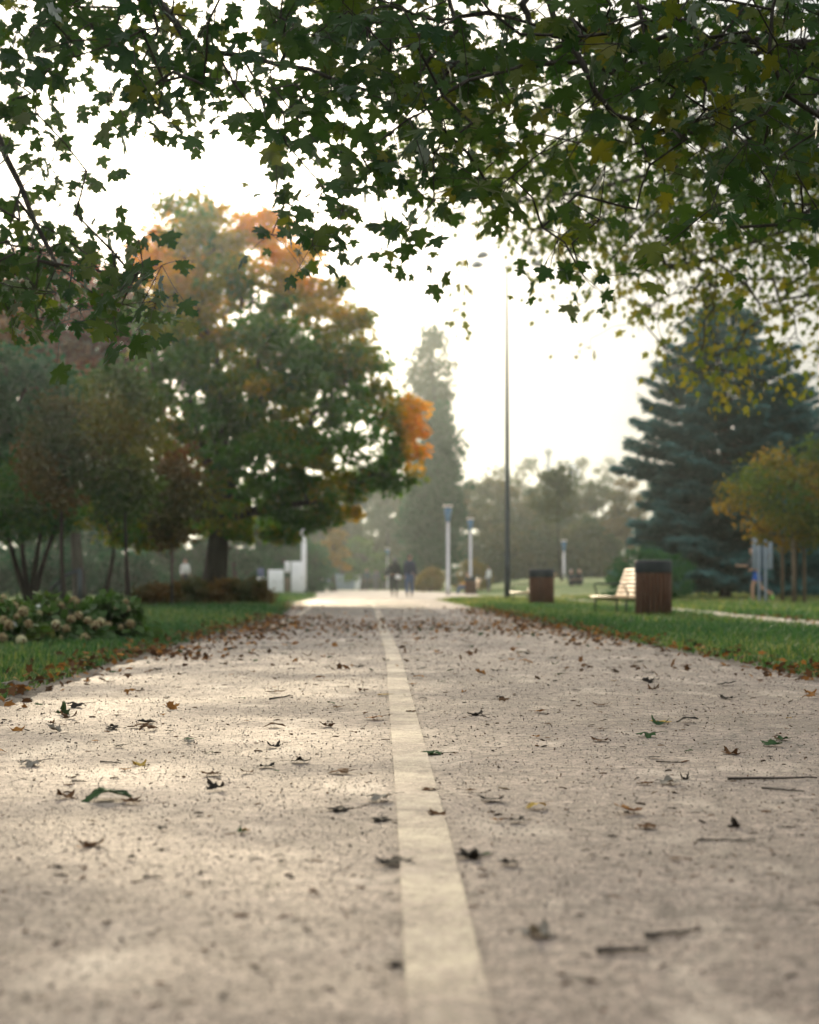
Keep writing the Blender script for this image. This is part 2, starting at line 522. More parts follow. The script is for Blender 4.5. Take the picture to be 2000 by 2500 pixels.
# ================================================================ GROUND
def asphalt(name, c_dark, c_light, paint=None):
    """worn fine-grained asphalt with crumbs, cracks, dusty and polished patches"""
    m, nt, out = nt_new(name)
    p = N(nt, 'ShaderNodeBsdfPrincipled')
    tc = N(nt, 'ShaderNodeTexCoord')
    def noise(scale, det=4, rough=0.55, vec=None):
        n = N(nt, 'ShaderNodeTexNoise'); n.inputs['Scale'].default_value = scale; n.inputs['Detail'].default_value = det
        n.inputs['Roughness'].default_value = rough
        nt.links.new(vec if vec else tc.outputs['Object'], n.inputs['Vector']); return n
    big = noise(0.9, 4); mid = noise(7, 9, 0.72); fine = noise(130, 3, 0.6); grit = noise(24, 7, 0.75)
    mp = N(nt, 'ShaderNodeMapping'); mp.inputs['Scale'].default_value = (2.2, 0.9, 1); nt.links.new(tc.outputs['Object'], mp.inputs['Vector'])
    dust = noise(1.6, 6, 0.6, mp.outputs['Vector'])
    r1 = ramp(nt, [(0.30, c_dark), (0.55, tuple((a + b) / 2 for a, b in zip(c_dark, c_light))), (0.75, c_light)])  # grain ramps: stone tones, low spots darkened to paint in shade between stones
    nt.links.new(mid.outputs['Fac'], r1.inputs['Fac'])
    r2 = ramp(nt, [(0.34, 0.25), (0.52, 1.0), (0.70, 1.5)])
    nt.links.new(grit.outputs['Fac'], r2.inputs['Fac'])
    r2b = ramp(nt, [(0.36, 0.35), (0.52, 1.0), (0.68, 1.45)])
    nt.links.new(fine.outputs['Fac'], r2b.inputs['Fac'])
    mu = N(nt, 'ShaderNodeMix', data_type='RGBA', blend_type='MULTIPLY'); mu.inputs[0].default_value = 1.0
    nt.links.new(r1.outputs['Color'], mu.inputs[6]); nt.links.new(r2.outputs['Color'], mu.inputs[7])
    mu2 = N(nt, 'ShaderNodeMix', data_type='RGBA', blend_type='MULTIPLY'); mu2.inputs[0].default_value = 1.0
    nt.links.new(mu.outputs[2], mu2.inputs[6]); nt.links.new(r2b.outputs['Color'], mu2.inputs[7])
    du = ramp(nt, [(0.54, 0.0), (0.68, 0.8)])
    nt.links.new(dust.outputs['Fac'], du.inputs['Fac'])
    mu3 = N(nt, 'ShaderNodeMix', data_type='RGBA'); mu3.inputs[7].default_value = (0.40, 0.335, 0.275, 1)
    nt.links.new(du.outputs['Color'], mu3.inputs[0]); nt.links.new(mu2.outputs[2], mu3.inputs[6])
    # broad lighter and darker patches
    st = noise(0.55, 5, 0.6); rs = ramp(nt, [(0.32, 0.62), (0.48, 0.98), (0.66, 1.18)]); nt.links.new(st.outputs['Fac'], rs.inputs['Fac'])
    mst = N(nt, 'ShaderNodeMix', data_type='RGBA', blend_type='MULTIPLY'); mst.inputs[0].default_value = 1.0
    nt.links.new(mu3.outputs[2], mst.inputs[6]); nt.links.new(rs.outputs['Color'], mst.inputs[7])
    last = mst.outputs[2]
    # cracks
    wn = noise(1.1, 3); wv = N(nt, 'ShaderNodeVectorMath', operation='ADD')
    sca = N(nt, 'ShaderNodeVectorMath', operation='SCALE'); sca.inputs['Scale'].default_value = 0.7
    nt.links.new(wn.outputs['Color'], sca.inputs[0])
    nt.links.new(tc.outputs['Object'], wv.inputs[0]); nt.links.new(sca.outputs[0], wv.inputs[1])
    vo = N(nt, 'ShaderNodeTexVoronoi', feature='DISTANCE_TO_EDGE'); vo.inputs['Scale'].default_value = 0.55
    nt.links.new(wv.outputs[0], vo.inputs['Vector'])
    cr = ramp(nt, [(0.0, 0.30), (0.007, 1.0)]); nt.links.new(vo.outputs['Distance'], cr.inputs['Fac'])
    mc = N(nt, 'ShaderNodeMix', data_type='RGBA', blend_type='MULTIPLY'); mc.inputs[0].default_value = 0.8
    nt.links.new(last, mc.inputs[6]); nt.links.new(cr.outputs['Color'], mc.inputs[7]); last = mc.outputs[2]
    if paint:
        wr = noise(22, 5, 0.7); w2 = noise(160, 2, 0.6); w3 = noise(2.5, 3)
        ad = N(nt, 'ShaderNodeMath', operation='ADD'); nt.links.new(wr.outputs['Fac'], ad.inputs[0]); nt.links.new(w2.outputs['Fac'], ad.inputs[1])
        a2 = N(nt, 'ShaderNodeMath', operation='ADD'); nt.links.new(ad.outputs[0], a2.inputs[0]); nt.links.new(w3.outputs['Fac'], a2.inputs[1])
        wm = ramp(nt, [(0.47, 0.04), (0.575, 0.86)])
        dv = N(nt, 'ShaderNodeMath', operation='DIVIDE'); dv.inputs[1].default_value = 3.0
        nt.links.new(a2.outputs[0], dv.inputs[0]); nt.links.new(dv.outputs[0], wm.inputs['Fac'])
        mp_ = N(nt, 'ShaderNodeMix', data_type='RGBA'); mp_.inputs[7].default_value = (*paint, 1)
        nt.links.new(wm.outputs['Color'], mp_.inputs[0]); nt.links.new(last, mp_.inputs[6]); last = mp_.outputs[2]
    nt.links.new(last, p.inputs['Base Color'])
    rr = ramp(nt, [(0.40, ROAD_ROUGH[0]), (0.62, ROAD_ROUGH[1])]); nt.links.new(big.outputs['Fac'], rr.inputs['Fac'])
    nt.links.new(rr.outputs['Color'], p.inputs['Roughness'])
    p.inputs['Specular IOR Level'].default_value = ROAD_SPEC
    ads = N(nt, 'ShaderNodeMath', operation='MULTIPLY_ADD'); ads.inputs[1].default_value = 0.3
    nt.links.new(fine.outputs['Fac'], ads.inputs[0]); nt.links.new(grit.outputs['Fac'], ads.inputs[2])
    b1 = N(nt, 'ShaderNodeBump'); b1.inputs['Strength'].default_value = ROAD_BUMP; b1.inputs['Distance'].default_value = 0.012
    nt.links.new(ads.outputs[0], b1.inputs['Height'])
    b2 = N(nt, 'ShaderNodeBump'); b2.inputs['Strength'].default_value = 0.25; b2.inputs['Distance'].default_value = 0.03
    nt.links.new(mid.outputs['Fac'], b2.inputs['Height']); nt.links.new(b1.outputs['Normal'], b2.inputs['Normal'])
    nt.links.new(b2.outputs['Normal'], p.inputs['Normal'])
    # weak, capped sheen at low angles (the open stone texture never turns into a mirror)
    p.inputs['Specular IOR Level'].default_value = 0.0
    gl = N(nt, 'ShaderNodeBsdfGlossy'); gl.inputs['Color'].default_value = (1, 0.97, 0.93, 1)
    nt.links.new(rr.outputs['Color'], gl.inputs['Roughness']); nt.links.new(b2.outputs['Normal'], gl.inputs['Normal'])
    lw = N(nt, 'ShaderNodeLayerWeight'); lw.inputs['Blend'].default_value = 0.5
    pw = N(nt, 'ShaderNodeMath', operation='POWER'); pw.inputs[1].default_value = 3.0; nt.links.new(lw.outputs['Facing'], pw.inputs[0])
    ml = N(nt, 'ShaderNodeMath', operation='MULTIPLY'); ml.inputs[1].default_value = ROAD_SPEC; nt.links.new(pw.outputs[0], ml.inputs[0])
    ms = N(nt, 'ShaderNodeMixShader'); nt.links.new(ml.outputs[0], ms.inputs[0])
    nt.links.new(p.outputs['BSDF'], ms.inputs[1]); nt.links.new(gl.outputs[0], ms.inputs[2])
    nt.links.new(ms.outputs[0], out.inputs['Surface'])
    return m


def lawnmat():
    m, nt, out = nt_new('lawn_ground')
    p = N(nt, 'ShaderNodeBsdfPrincipled'); p.inputs['Roughness'].default_value = 0.9; p.inputs['Specular IOR Level'].default_value = 0.1
    tc = N(nt, 'ShaderNodeTexCoord')
    a = N(nt, 'ShaderNodeTexNoise'); a.inputs['Scale'].default_value = 0.35; a.inputs['Detail'].default_value = 6
    b = N(nt, 'ShaderNodeTexNoise'); b.inputs['Scale'].default_value = 14; b.inputs['Detail'].default_value = 5
    nt.links.new(tc.outputs['Object'], a.inputs['Vector']); nt.links.new(tc.outputs['Object'], b.inputs['Vector'])
    r = ramp(nt, [(0.3, (0.050, 0.100, 0.030)), (0.5, (0.090, 0.140, 0.038)), (0.68, (0.19, 0.19, 0.065))])
    nt.links.new(a.outputs['Fac'], r.inputs['Fac'])
    r2 = ramp(nt, [(0.3, 0.5), (0.7, 1.3)]); nt.links.new(b.outputs['Fac'], r2.inputs['Fac'])
    mu = N(nt, 'ShaderNodeMix', data_type='RGBA', blend_type='MULTIPLY'); mu.inputs[0].default_value = 1
    nt.links.new(r.outputs['Color'], mu.inputs[6]); nt.links.new(r2.outputs['Color'], mu.inputs[7])
    nt.links.new(mu.outputs[2], p.inputs['Base Color'])
    bp = N(nt, 'ShaderNodeBump'); bp.inputs['Strength'].default_value = 1.0; bp.inputs['Distance'].default_value = 0.06
    nt.links.new(b.outputs['Fac'], bp.inputs['Height']); nt.links.new(bp.outputs['Normal'], p.inputs['Normal'])
    nt.links.new(p.outputs['BSDF'], out.inputs['Surface'])
    return m


def nonuni(lo, hi, fine_lo, fine_hi, step, grow_=1.25):
    g = list(np.arange(fine_lo, fine_hi + 1e-6, step)); s = step
    while g[-1] < hi: s *= grow_; g.append(min(hi, g[-1] + s))
    s = step
    while g[0] > lo: s *= grow_; g.insert(0, max(lo, g[0] - s))
    return np.array(g)


gx = nonuni(-800, 800, -24, 24, 0.8); gy = nonuni(-60, 1400, -4, 135, 1.0)
X, Y = np.meshgrid(gx, gy)
Z = terr(X, Y)
mb = MB()
nx, ny = len(gx), len(gy)
ii = np.arange(nx - 1)[None] + (np.arange(ny - 1) * nx)[:, None]
F4 = np.stack([ii, ii + 1, ii + 1 + nx, ii + nx], -1).reshape(-1, 4)
mb.add(np.stack([X, Y, Z], -1).reshape(-1, 3), None, F4)
LAWN = lawnmat()
tag(mb.build('ground', LAWN, None, True), kind='structure')

ASPH = asphalt('path_asphalt', (0.150, 0.114, 0.095), (0.275, 0.217, 0.182))
PATCH = asphalt('newer_asphalt', (0.070, 0.052, 0.042), (0.115, 0.088, 0.070))
PAINT = asphalt('path_paint', (0.150, 0.114, 0.095), (0.275, 0.217, 0.182), paint=(0.47, 0.40, 0.29))

LE = np.array([(-6, -2.0), (7.5, -1.84), (12, -1.98), (22, -2.06), (30, -2.15), (40, -2.7), (50, -3.35), (68, -3.7), (100, -5.4), (150, -9)])
RE = np.array([(-6, 2.35), (9.7, 2.33), (15, 2.1), (22.4, 1.85), (31.7, 1.64), (43, 1.37), (55, 1.05), (61, 0.86), (66, 1.6), (72, 3.2), (100, 3.6), (150, -2)])
CE = np.array([(-2, .085), (2.2, .060), (3.8, .032), (8, -.04), (13.6, -.13), (22.4, -.36), (32, -.58), (43, -.87), (56, -1.45), (66, -2.0)])
SE = np.array([(20, -1.70), (24, -1.76), (32, -2.0), (42, -2.42), (51.6, -2.84), (60, -3.1)])
le = lambda y: np.interp(y, LE[:, 0], LE[:, 1])
re = lambda y: np.interp(y, RE[:, 0], RE[:, 1])


def smooth_interp(T, y):
    k = np.linspace(-1.5, 1.5, 7)
    return np.mean([np.interp(y + q * 1.5, T[:, 0], T[:, 1]) for q in k], axis=0)


def wig(y, amp, f, ph):
    return amp * (np.sin(y * f + ph) * 0.5 + np.sin(y * f * 2.7 + ph * 2) * 0.3 + np.sin(y * f * 6.1 + ph * 3) * 0.25)


def strip(name, yl, xl, xr, z, mat, kind='structure', nsub=6):
    mb = MB(); m = len(yl)
    V = []
    for i in range(m):
        for k in range(nsub + 1):
            x = xl[i] + (xr[i] - xl[i]) * k / nsub
            V.append((x, yl[i], float(terr(x, yl[i])) + z))
    F4 = []
    n = nsub + 1
    for i in range(m - 1):
        for k in range(nsub):
            F4.append([i * n + k, i * n + k + 1, (i + 1) * n + k + 1, (i + 1) * n + k])
    mb.add(V, None, F4)
    return tag(mb.build(name, mat), kind=kind)


yy = np.concatenate([np.arange(-6, 30, 0.06), np.arange(30, 150, 0.4)])
strip('path', yy, le(yy) + wig(yy, 0.045, 3.1, 1) , re(yy) + wig(yy, 0.045, 2.7, 4), 0.012, ASPH)
y = np.arange(28.8, 59.7, 0.4)
strip('path_patch', y, le(y) + 0.12 + wig(y, 0.05, 2, 3), smooth_interp(CE, y) + 1.15 + wig(y, 0.06, 1.7, 2), 0.016, PATCH)
# the paler square where the paths meet
PLAZA = surf('pale_square_paving', (0.40, 0.345, 0.295), 0.95, 0.12, 1.5, 0.3, 30, spec=0.05)
y = np.arange(59.6, 149, 0.4)
strip('square', y, le(y) + 0.02, re(y) - 0.02, 0.016, PLAZA)
# painted lines
def line(name, T, w, y0, y1, step=0.25):
    y = np.arange(y0, y1, step)
    c = smooth_interp(T, y)
    return strip(name, y, c - w / 2, c + w / 2, 0.020, PAINT, nsub=1)
line('centre_line', CE, 0.112, -2, 64.5)
line('side_line', SE, 0.15, 20.5, 57)
for i, (xa, xb) in enumerate([(-3.3, -2.75), (-2.45, -1.95), (-1.6, -1.1), (-0.75, -0.4)]):
    y = np.array([66.0, 69.0])
    strip('crossing_mark', y, np.array([xa, xa]), np.array([xb, xb]), 0.020, PAINT, nsub=1)
# the narrow side path across the lawn on the right
SAND = surf('side_path_gravel', (0.34, 0.29, 0.24), 0.9, 0.2, 3.0, 0.4, 80)
y = np.arange(20.5, 62, 0.4)
strip('side_path', y, 5.05 + wig(y, 0.10, 0.5, 2), 6.05 + wig(y, 0.10, 0.6, 5), 0.008, SAND, nsub=4)
# bare soil along the edges of the path
SOIL = surf('verge_soil', (0.060, 0.045, 0.034), 0.95, 0.4, 9.0, 0.9, 40)
y = np.arange(-5.5, 46, 0.1)
a_ = le(y); strip('verge_soil', y, a_ - 0.30 - wig(y, 0.14, 1.7, 3), a_ + 0.06 + wig(y, 0.06, 2.3, 5), 0.006, SOIL, nsub=3)
a_ = re(y); strip('verge_soil', y, a_ - 0.06 - wig(y, 0.06, 2.1, 2), a_ + 0.32 + wig(y, 0.15, 1.9, 7), 0.006, SOIL, nsub=3)

# ---------------------------------------------------------------- grass
def grass():
    mb = MB()
    P = []
    def region(n, ya, yb, xf0, xf1, pw=1.0):
        y = ya + (yb - ya) * rng.uniform(0, 1, n) ** pw
        lo, hi = xf0(y), xf1(y)
        x = lo + (hi - lo) * rng.uniform(0, 1, n)
        return np.stack([x, y], 1)
    P.append(region(60000, 7.5, 22, lambda y: re(y) + 0.12, lambda y: np.minimum(0.262 * y + 0.8, 5.0) + 0 * y))
    P.append(region(36000, 22, 45, lambda y: re(y) + 0.08, lambda y: np.full_like(y, 5.0)))
    P.append(region(30000, 24, 70, lambda y: np.full_like(y, 6.1), lambda y: 0.262 * y + 1.0))
    P.append(region(9000, 40, 64, lambda y: re(y) + 0.05, lambda y: np.full_like(y, 5.0)))
    P.append(region(60000, 6.5, 22, lambda y: -0.262 * y - 0.8, lambda y: le(y) - 0.12))
    P.append(region(36000, 22, 46, lambda y: np.maximum(-0.262 * y - 0.8, -9.5), lambda y: le(y) - 0.08))
    P.append(region(14000, 46, 100, lambda y: np.full_like(y, -9.5), lambda y: le(y) - 0.05))
    # the lawns beside and behind the view
    P.append(region(26000, -3, 8, lambda y: re(y) + 0.15, lambda y: np.full_like(y, 9.0)))
    P.append(region(26000, -3, 7, lambda y: np.full_like(y, -9.0), lambda y: le(y) - 0.15))
    P.append(region(36000, 6, 34, lambda y: 0.262 * y + 0.8, lambda y: np.full_like(y, 15.0)))
    P.append(region(36000, 6, 40, lambda y: np.full_like(y, -15.0), lambda y: -0.262 * y - 0.8))
    P = np.concatenate(P)
    # clumps and thin spots
    x, y = P[:, 0], P[:, 1]
    dens = 0.5 + 0.5 * (np.sin(x * 3.1 + np.sin(y * 1.3) * 2) * np.sin(y * 2.3 + x) * 0.5 + np.sin(x * 9 + y * 7) * 0.3)
    edge = np.minimum(np.abs(x - re(y)), np.abs(x - le(y)))
    keep = rng.uniform(0, 1, len(P)) < (0.35 + 0.65 * dens) * (0.35 + 0.65 * sstep(0.08, 0.55, edge))
    P = P[keep]; dens = dens[keep]; edge = edge[keep]
    n = len(P)
    z = terr(P[:, 0], P[:, 1])
    h = (0.045 + 0.075 * rng.uniform(0, 1, n)) * (0.65 + 0.7 * dens) * (0.45 + 0.55 * sstep(0.05, 0.7, edge))
    h *= 1 + 0.35 * sstep(15, 40, P[:, 1])
    w = rng.uniform(0.0030, 0.0055, n) * (1 + P[:, 1] * 0.05)
    a = rng.uniform(0, 2 * np.pi, n); lean = rng.uniform(0.1, 0.9, n)
    u = np.stack([np.cos(a), np.sin(a), 0 * a], 1); v = np.stack([-np.sin(a), np.cos(a), 0 * a], 1)
    B = np.stack([P[:, 0], P[:, 1], z], 1)
    up = np.array([0, 0, 1.0])
    p0 = B - u * w[:, None]; p1 = B + u * w[:, None]
    m = B + v * (h * lean * 0.3)[:, None] + up * (h * 0.6)[:, None]
    p2 = m - u * (w * 0.7)[:, None]; p3 = m + u * (w * 0.7)[:, None]
    p4 = B + v * (h * lean)[:, None] + up * (h * (1.05 - lean * 0.3))[:, None]
    V = np.stack([p0, p1, p2, p3, p4], 1).reshape(-1, 3)
    i = (np.arange(n) * 5)[:, None]
    mb.add(V, np.concatenate([i + 2, i + 3, i + 4], 1), np.concatenate([i, i + 1, i + 3, i + 2], 1),
           np.repeat(np.clip(rng.normal(0.45, 0.2, n) + 0.25 * np.sin(P[:, 0] * 0.9 + P[:, 1] * 0.4) * 0.6 + 0.35 * sstep(24, 60, P[:, 1]) * (P[:, 0] > 0), 0, 1), 5))
    lm = leafmat('grass_blades', [(0, (0.018, 0.062, 0.028)), (0.45, (0.040, 0.100, 0.036)), (0.75, (0.120, 0.165, 0.058)), (1, (0.30, 0.25, 0.11))], 0.4, (1.3, 1.5, 0.7), 0.05)
    return tag(mb.build('grass', lm), kind='stuff')
grass()

# ---------------------------------------------------------------- haze
m, nt, out = nt_new('haze')
v = N(nt, 'ShaderNodeVolumePrincipled')
v.inputs['Color'].default_value = (*HAZE_COL, 1); v.inputs['Density'].default_value = HAZE_D; v.inputs['Anisotropy'].default_value = HAZE_G
nt.links.new(v.outputs[0], out.inputs['Volume'])
mb = MB(); mb.box((0, 670, 21.5), (1640, 1500, 45))
tag(mb.build('haze', m), kind='stuff')

# ================================================================ TREES
BARK = surf('bark', (0.034, 0.029, 0.024), 0.9, 0.4, 6, 0.8, 25, stretch=(3, 3, 0.6), spec=0.15)
BARK2 = surf('pale_bark', (0.11, 0.095, 0.075), 0.9, 0.35, 8, 0.6, 30, stretch=(3, 3, 0.6), spec=0.15)
L_MAPLE = leafmat('maple_leaf', [(0, (0.016, 0.044, 0.018)), (0.5, (0.030, 0.064, 0.018)), (0.8, (0.082, 0.100, 0.018)), (1.0, (0.17, 0.10, 0.015))], 0.42, (1.6, 1.45, 0.5), 0.05)
L_THIN = leafmat('pale_maple_leaf', [(0, (0.045, 0.085, 0.022)), (0.5, (0.095, 0.120, 0.028)), (1.0, (0.22, 0.17, 0.030))], 0.42, (1.5, 1.5, 0.6), 0.01)
L_AUTUMN = leafmat('autumn_leaf', [(0, (0.014, 0.088, 0.026)), (0.38, (0.048, 0.135, 0.016)), (0.60, (0.210, 0.165, 0.010)), (0.82, (0.50, 0.27, 0.015)), (1.0, (0.56, 0.23, 0.02))], 0.50, (1.8, 1.5, 0.5), 0.01)
L_RED = leafmat('red_leaf', [(0, (0.020, 0.040, 0.018)), (0.35, (0.062, 0.022, 0.014)), (0.7, (0.125, 0.022, 0.014)), (1.0, (0.30, 0.065, 0.018))], 0.22, (1.5, 1.1, 0.8), 0.01)
L_OLIVE = leafmat('olive_leaf', [(0, (0.026, 0.080, 0.024)), (0.5, (0.085, 0.115, 0.022)), (1.0, (0.24, 0.140, 0.022))], 0.33, (1.4, 1.3, 0.7), 0.01)
L_RUST = leafmat('rust_leaf', [(0, (0.036, 0.058, 0.022)), (0.5, (0.110, 0.066, 0.022)), (1.0, (0.25, 0.085, 0.024))], 0.33, (1.4, 1.2, 0.7), 0.01)
L_DARK = leafmat('dark_leaf', [(0, (0.008, 0.056, 0.028)), (0.6, (0.022, 0.090, 0.028)), (1.0, (0.080, 0.130, 0.016))], 0.30, (1.3, 1.4, 0.7), 0.01)
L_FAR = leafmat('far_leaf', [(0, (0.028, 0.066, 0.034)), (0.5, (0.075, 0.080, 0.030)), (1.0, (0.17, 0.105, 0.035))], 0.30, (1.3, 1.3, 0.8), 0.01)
L_YELLOW = leafmat('yellow_leaf', [(0, (0.10, 0.10, 0.03)), (0.5, (0.30, 0.19, 0.04)), (1.0, (0.45, 0.25, 0.05))], 0.38, (1.4, 1.2, 0.7), 0.01)
L_SPRUCE = leafmat('spruce_needles', [(0, (0.012, 0.055, 0.055)), (0.6, (0.030, 0.100, 0.100)), (1.0, (0.062, 0.155, 0.152))], 0.15, (1.1, 1.3, 1.0), 0.01)

# ---- the two maples that hang over the path: leafy twigs where the photo shows them
NEAR = [  # share of the sky covered, tenths, cells of 50 display pixels from the top left corner
 "88886878853888999998777788799899989876",
 "78758768733889999987677787888988898886",
 "67725777776777889999766677889988898886",
 "67216677677664788888766667788888888887",
 "66512456655752137888766666677788888888",
 "63210011001443266777655566677778888888",
 "24520000000411377765433344556677777888",
 "02154100000434526543322233344556666777",
 "33323000000345244245322222333344444455",
 "76655300000256314310002222223333333333",
 "87666500000243003510000322111122222222",
 "87777760000100000100004420110000000000",
 "87777770000000000000000010010000000000",
 "65555550000000000000000000000000000000",
]
MID = {2: (20, "233333333333333"), 3: (19, "2333344444444444"), 4: (17, "344444445555555555"), 5: (17, "455555555555555555"), 6: (17, "455666666666666666"), 7: (17, "334666777777777777"),
       8: (17, "233456777777777777"), 9: (17, "111245667777777777"), 10: (17, "000003456777777777"), 11: (17, "002002233566666666"),
       12: (17, "001101012345555555"), 13: (17, "001100001233333443"), 14: (17, "000000021015544334"), 15: (17, "000000000004553323"), 16: (17, "000000000002142212")}


def clusters(cells, per, D0, D1, csize, thick):
    """cells (col,row,cover) -> cluster centres (world)"""
    out = []
    for c, r, cov in cells:
        n = -math.log(1 - min(cov, 0.93)) * thick / per
        k = int(n) + (1 if rng.uniform() < n - int(n) else 0)
        for _ in range(k):
            D = rng.uniform(D0, D1)
            out.append(atd((c + rng.uniform(0, 1)) * 50, (r + rng.uniform(0, 1)) * 50, D))
    return out


def near_maple(label, base, limbs, targets, trunk_r, lsize, per, rc, lm, tm, tintf, rtip, bare=(), group=None, droop=1.2, hub=None, csz=0.5, twig=0.0016):
    base = np.asarray(base, float)
    root = thing('maple_tree', label, 'tree', base, 0, group)
    seeds = [base - [0, 0, 0.1]]; par = [-1]; forced = {0: trunk_r * 1.4}
    hub = np.asarray(hub, float)
    last = 0
    for q in range(1, 9):
        f = q / 8
        seeds.append(base + (hub - base) * f + np.array([math.sin(f * 5) * 0.06, math.cos(f * 4) * 0.05, 0])); par.append(last); last = len(seeds) - 1
        forced[last] = trunk_r * (1 - 0.45 * f) * (1.25 if q == 1 else 1)
    hubi = last
    for k in range(1, 6):           # the leader goes on up beyond the frame
        seeds.append(hub + np.array([0.06 * math.sin(k * 2), 0.1 * k, 0.75 * k])); par.append(last); last = len(seeds) - 1
        forced[last] = trunk_r * (0.55 - 0.09 * k)
    for pts, r0, r1 in limbs:
        last = hubi
        pts = [np.asarray(p, float) for p in pts]
        # come out of the hub in an arch, then follow the drawn limb
        a = hub; b = pts[0]
        chain = [a + (b - a) * f + np.array([0, 0, 0.25 * np.linalg.norm(b - a) * math.sin(f * math.pi)]) for f in (0.25, 0.5, 0.75)] + pts
        fine = []
        for i in range(len(chain) - 1):
            for f in (0, 0.5): fine.append(chain[i] + (chain[i + 1] - chain[i]) * f + rng.normal(size=3) * 0.012)
        fine.append(chain[-1])
        for i, p in enumerate(fine):
            seeds.append(p); par.append(last); last = len(seeds) - 1
            forced[last] = r0 + (r1 - r0) * i / len(fine)
    T = np.array(targets)
    A, pr, tips = grow(seeds, par, T, bend=0.16, pathw=0.12, step=0.16)
    mb = MB(); branch_mesh(mb, A - base, pr, tips, rtip, 0.42, forced, 7, rmax=trunk_r * 0.5)
    for b in bare:
        P = np.array(b); mb.tube(P - base, np.linspace(0.0035, 0.0012, len(P)), 5)
    # leaf stalk twigs and leaves
    n = len(T) * per
    cid = np.repeat(np.arange(len(T)), per)
    off = rng.normal(size=(n, 3)) * np.array([rc, rc, rc * 0.75]); off[:, 2] -= rc * 0.35
    P = T[cid] + off
    for i in range(0, n):
        if twig > 0 and rng.uniform() < 0.75:
            a, b = T[cid[i]], P[i]
            mid = (a + b) / 2 + rng.normal(size=3) * 0.012
            mb.tube(np.array([a, mid, b]) - base, [twig * 1.2, twig, twig * 0.7], 4, cap=False)
    mb.build('trunk', BARK, root, True)
    hor = off.copy(); hor[:, 2] = 0; hor /= np.linalg.norm(hor, axis=1)[:, None] + 1e-6
    d = rdir(n) * 0.55 + hor * 0.7 + np.array([0, 0, -0.85]) * droop
    nn = rdir(n) * 0.75 + np.array([0, -0.55, 0.55])
    t = np.clip(tintf(P) + rng.normal(size=n) * 0.17 + (rng.normal(size=len(T)) * 0.12)[cid], 0, np.where(rng.uniform(0, 1, n) < 0.015, 1.0, 0.82))
    sz = lsize * np.clip(rng.normal(1.0, 0.30, n), 0.40, 1.75)
    mc = MB(); leaves(mc, tm, P - base, sz, d, nn, t)
    mc.build('crown', lm, root)
    return root


cells = []
for r, row in enumerate(NEAR):
    for c in range(35):
        v = int(row[c]) / 10
        if v > 0: cells.append((c, r, v * 1.0))
left_cells = [q for q in cells if q[0] < 13 or (q[0] < 15 and q[1] > 5)]
right_cells = [q for q in cells if q not in left_cells]
SZ = 0.077
tl = clusters(left_cells, 4, 7.4, 10.6, .1, 8.0)
tr = clusters(right_cells, 4, 7.2, 11.0, .1, 8.4)
# the crowns run on beyond the frame
def overhead(cx, n):
    out = []
    while len(out) < n:
        p = np.array([cx, 9.4, 6.4]) + rng.normal(size=3) * np.array([1.7, 1.7, 1.1])
        if p[2] > 0.75 + 0.345 * p[1] and p[1] > 4: out.append(p)
    return out
tl += overhead(-4.0, 200); tr += overhead(4.3, 230)
for _ in range(150): tl.append(atd(rng.uniform(-420, 820), rng.uniform(-420, -5), rng.uniform(7.0, 11)))
for _ in range(70): tl.append(atd(rng.uniform(-420, -5), rng.uniform(0, 640), rng.uniform(7.4, 11)))
for _ in range(260): tr.append(atd(rng.uniform(700, 2300), rng.uniform(-460, -5), rng.uniform(6.8, 12)))
for _ in range(120): tr.append(atd(rng.uniform(1730, 2250), rng.uniform(0, 560), rng.uniform(7.2, 11.5)))
tf = lambda P: 0.38 + 0.22 * np.sin(P[:, 0] * 1.3) * np.sin(P[:, 2] * 2 + P[:, 1])
LB = (-4.1, 9.3, 0)
near_maple('green maple whose leafy twigs hang low into the upper left of the view', LB,
           [([atd(-250, 60, 9.2), atd(-40, 200, 9), atd(20, 330, 8.7), atd(80, 470, 8.6), atd(120, 560, 8.5)], 0.035, 0.008),
            ([atd(150, -260, 9), atd(330, -10, 8.8), atd(400, 90, 8.7), atd(450, 112, 8.6), atd(540, 118, 8.6), atd(650, 148, 8.5), atd(790, 195, 8.4)], 0.030, 0.008),
            ([atd(-120, -150, 9.3), atd(60, -20, 9.1), atd(200, 60, 8.9), atd(300, 130, 8.7)], 0.025, 0.006)],
           tl, 0.24, SZ, 4, 0.095, L_MAPLE, MAPLE, tf, 0.0022,
           bare=[[atd(228, 170, 8.5), atd(235, 205, 8.5), atd(268, 250, 8.5), atd(312, 300, 8.5), atd(314, 322, 8.5), atd(290, 375, 8.5), atd(240, 440, 8.5)],
                 [atd(230, 210, 8.5), atd(200, 232, 8.52), atd(165, 262, 8.5), atd(108, 272, 8.5)],
                 [atd(314, 318, 8.5), atd(345, 345, 8.5), atd(400, 374, 8.5)],
                 [atd(312, 300, 8.5), atd(330, 304, 8.5), atd(354, 306, 8.5)],
                 [atd(440, 140, 8.4), atd(450, 215, 8.4), atd(450, 247, 8.4), atd(436, 310, 8.4), atd(418, 372, 8.4)],
                 [atd(570, 150, 8.3), atd(582, 260, 8.3), atd(582, 380, 8.3), atd(578, 440, 8.3)],
                 [atd(630, 180, 8.3), atd(648, 225, 8.3), atd(690, 300, 8.3), atd(722, 350, 8.3), atd(780, 425, 8.3), atd(800, 450, 8.3)],
                 [atd(85, 300, 8.6), atd(78, 350, 8.6), atd(74, 370, 8.6)], [atd(115, 363, 8.6), atd(120, 380, 8.6), atd(135, 400, 8.6)]],
           hub=(-4.0, 9.3, 4.0))
